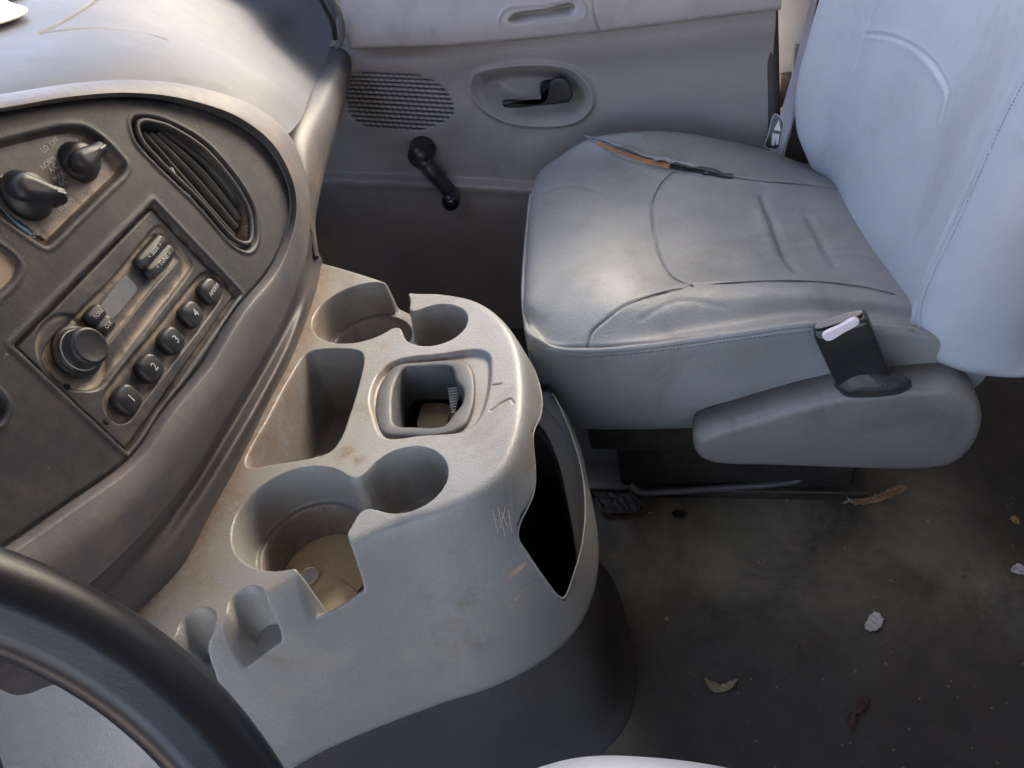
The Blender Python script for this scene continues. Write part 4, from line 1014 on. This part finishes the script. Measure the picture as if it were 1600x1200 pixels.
# ------------------------------------------------------------------ steering wheel
WN = np.array([.80, 0, .60]); WN /= np.linalg.norm(WN)
pts = np.array([ray(*p)/(ray(*p) @ WN)*-1 for p in [(0, 939), (190, 1037), (350, 1194)]])
a_, b_, c_ = pts; la, lb, lc = np.linalg.norm(b_-c_), np.linalg.norm(a_-c_), np.linalg.norm(a_-b_)
area = .5*np.linalg.norm(np.cross(b_-a_, c_-a_)); k = .185/(la*lb*lc/(4*area))
w1, w2, w3 = la*la*(lb*lb+lc*lc-la*la), lb*lb*(la*la+lc*lc-lb*lb), lc*lc*(la*la+lb*lb-lc*lc)
wc_ = C+(w1*a_+w2*b_+w3*c_)/(w1+w2+w3)*k
pts = C+pts*k
sw_ = thing('steering_wheel', 'black steering wheel rim with sky sheen tinted into its colour in the lower corner', 'steering wheel', wc_)
WNf = WN if np.dot(WN, C-wc_) > 0 else -WN
R = frame(WNf, (0, 1, 0)); V = []; n, m = 180, 28
for i in range(n):
    t = 2*math.pi*i/n; rd_ = math.cos(t)*R[0]+math.sin(t)*R[1]
    for j in range(m):
        s_ = 2*math.pi*j/m; rr = 1+.0*math.cos(2*s_)
        ca, sa = math.cos(s_), math.sin(s_)
        rr -= .10*math.exp(-((math.degrees(s_) % 360-128)/14)**2)
        V.append(wc_+rd_*(.185+.0168*rr*ca)+R[2]*(.0155*rr*sa))
Fs = [(i*m+j, i*m+(j+1) % m, ((i+1) % n)*m+(j+1) % m, ((i+1) % n)*m+j) for i in range(n) for j in range(m)]
mobj('rim', np.array(V), Fs, m_wheel, sw_)
mobj('hub', *lathe([(.07, -.03), (.075, -.01), (.065, .01), (.03, .018), (.005, .02)], wc_-R[2]*.03, R[2], 40), m_wheel, sw_)
c_up = math.atan2(np.dot(pts[1]-wc_, R[1]), np.dot(pts[1]-wc_, R[0]))
for da in (100, 190, 265):
    t = c_up+math.radians(da); rd_ = math.cos(t)*R[0]+math.sin(t)*R[1]
    mobj('spoke', *tube([wc_+rd_*.06-R[2]*.02, wc_+rd_*.12-R[2]*.012, wc_+rd_*.18], .014, 12), m_wheel, sw_)

# ------------------------------------------------------------------ driver seat edge
ds = thing('driver_seat', 'grey driver seat cushion edge at the bottom of the view', 'car seat', (0, -.02, ZF))
rows = []
for (yy, zz, sh) in [(.205, .36, .0), (.232, .42, 0), (.236, .465, 0), (.224, .494, 0), (.20, .502, 0), (.10, .500, 0), (-.1, .497, 0), (-.28, .49, 0)]:
    yy -= .005
    rows.append([(-.17, yy-.06, zz-.05), (-.14, yy-.028, zz-.01), (-.09, yy-.006, zz), (-.03, yy, zz+.002), (.04, yy-.004, zz), (.10, yy-.02, zz), (.22, yy-.05, zz-.002), (.36, yy-.09, zz-.005)])
g = loft(rows, 120, 90); gobj('cushion', g, m_back_lit, ds)
V, Fs = box((.08, -.04, .27), .40, .36, .26, None, .02); mobj('base', V, Fs, m_dmet, ds)

# ------------------------------------------------------------------ loose bits
V = []; Fs = []
for i in range(420):
    x_ = rng.uniform(-.09, .55); y_ = rng.uniform(.28, .78); 
    if rng.random() < .4: y_ = rng.uniform(.6, .78)
    r_ = rng.uniform(.0005, .0016)*(1+2*(rng.random() < .04)); b = len(V)
    for k in range(5): V.append((x_+r_*math.cos(k*1.257+i)*rng.uniform(.6, 1.2), y_+r_*math.sin(k*1.257+i)*rng.uniform(.6, 1.2), ZF+.0055))
    V.append((x_, y_, ZF+.0055+r_*.9)); Fs += [(b+k, b+(k+1) % 5, b+5) for k in range(5)]
o = mobj('floor_grit', np.array(V), Fs, mat('grit', (.22, .18, .13), .8, 500, 0, var=.4), None, False); setp(o, 'fine tan grit scattered over the black floor', 'grit', kind='stuff')
def scrap(pix, z, h, mat_, name, label, cat, ax='z', bend=.002, group=None):
    o_ = cr(K(pix, ax, z), 56, True); c_ = o_.mean(0); gr_ = []
    o_ = c_+(o_-c_)*(1+.05*rng.standard_normal(56))[:, None]
    for k_ in np.linspace(0.02, 1, 14): gr_.append(c_+(o_-c_)*k_)
    gr_ = np.array(gr_); rr_ = np.linalg.norm(gr_-c_, axis=-1)
    gr_[..., 2] += h+bend*1.2*np.abs(noise2(gr_[..., 0], gr_[..., 1], 330, len(pix)))+bend*.8*noise2(gr_[..., 0], gr_[..., 1], 900, 3)+bend*1.5*(rr_/rr_.max())**2
    gr_[..., 2] = np.maximum(gr_[..., 2], z+.0005)
    o = gobj(name, gr_, mat_, closed_u=True, thick=.0008); return setp(o, label, cat, group)
scrap([(1350, 982), (1358, 966), (1366, 960), (1376, 966), (1379, 974), (1368, 988), (1354, 990)], ZF+.006, .004, m_paper, 'paper_scrap', 'crumpled off-white paper scrap on the dark floor', 'paper scrap')
scrap([(1101, 1062), (1108, 1068), (1120, 1076), (1135, 1070), (1152, 1064), (1148, 1074), (1130, 1082), (1112, 1080)], ZF+.006, .002, mat('pale leaf', (.22, .18, .11), .7, 400, .3, dust=(.4, .38, .3), damt=.6, dscale=60), 'leaf', 'small pale curled leaf on the floor nearest the driver seat', 'leaf')
scrap([(1322, 1135), (1330, 1110), (1340, 1092), (1355, 1090), (1352, 1108), (1338, 1118), (1330, 1140)], ZF+.006, .002, mat('dark leaf', (.075, .05, .035), .7, 400, .3), 'leaf', 'dark brown shrivelled leaf at the bottom right of the floor', 'leaf')
scrap([(1330, 786), (1350, 781), (1375, 773), (1400, 762), (1418, 764), (1410, 772), (1385, 782), (1355, 790), (1335, 792)], ZF+.008, .003, m_leaf, 'dry_twig', 'dry brown folded leaf strip below the seat trim', 'dry leaf')
scrap([(1578, 895), (1584, 886), (1594, 884), (1606, 892), (1600, 899), (1588, 898)], ZF+.008, .002, m_white, 'paint_chip', 'white paint chip on the floor at the right edge', 'paint chip')
scrap([(1578, 812), (1584, 809), (1592, 816), (1590, 822), (1581, 818)], ZF+.008, .002, m_leaf, 'crumb', 'tan crumb on the floor above the white paint chip', 'crumb')
q = [P(*p, z=ZF+.012) for p in [(1332, 786), (1322, 775), (1328, 782), (1318, 786), (1330, 779)]]
o = mobj('thread', *tube(q, .0006, 5, 40), m_paper); setp(o, 'tangled pale thread at the tip of the brown leaf strip', 'thread')
o = mobj('paper_tag', *pillow(K([(1334, 338), (1345, 332), (1357, 338), (1364, 348), (1350, 344), (1338, 343)], 'z', .500), (0, 0, 1), .004, .001, 30), m_white); setp(o, 'white paper tag caught between cushion and backrest', 'paper tag')
o = mobj('paper_shred', *pillow(K([(1341, 318), (1349, 322), (1353, 334), (1342, 328)], 'z', .502), (0, 0, 1), .004, .001, 30), m_white); setp(o, 'tiny white shred just above the paper tag', 'paper shred')
# torn piece of rubber mat by the rail
o = scrap([(935, 800), (945, 806), (965, 806), (985, 806), (1000, 800), (1008, 786), (1000, 745), (960, 740), (930, 745)], ZF+.010, .004, m_dmet, 'mat_piece', 'torn black mat edge beside the seat rail', 'floor mat')
o = scrap([(1050, 803), (1058, 798), (1070, 800), (1074, 804), (1064, 812), (1055, 810)], ZF+.0045, .001, m_stain, 'tar_spot', 'black oily spot on the floor below the rail', 'stain')
# papers on the dash in the far left corner
for pix, mm, lb in [([(-60, 10), (0, 8), (28, 18), (52, 26), (20, 45), (-60, 60)], m_paper, 'white folded paper lying on the dash at the windscreen'), ([(-60, -25), (20, -30), (50, -12), (20, 4), (-60, 12)], mat('blue tinted flyer', (.30, .42, .62), .4, 500, .05), 'blue tinted flyer behind the white paper on the dash')]:
    q = on_surf(loft(tx, 120, 120, matched=True), pix)+np.array([0, 0, .006]); V, Fs = pillow(q, (0, 0, 1), .002, .0006, 40)
    o = mobj('flyer', V, Fs, mm); setp(o, lb, 'flyer')
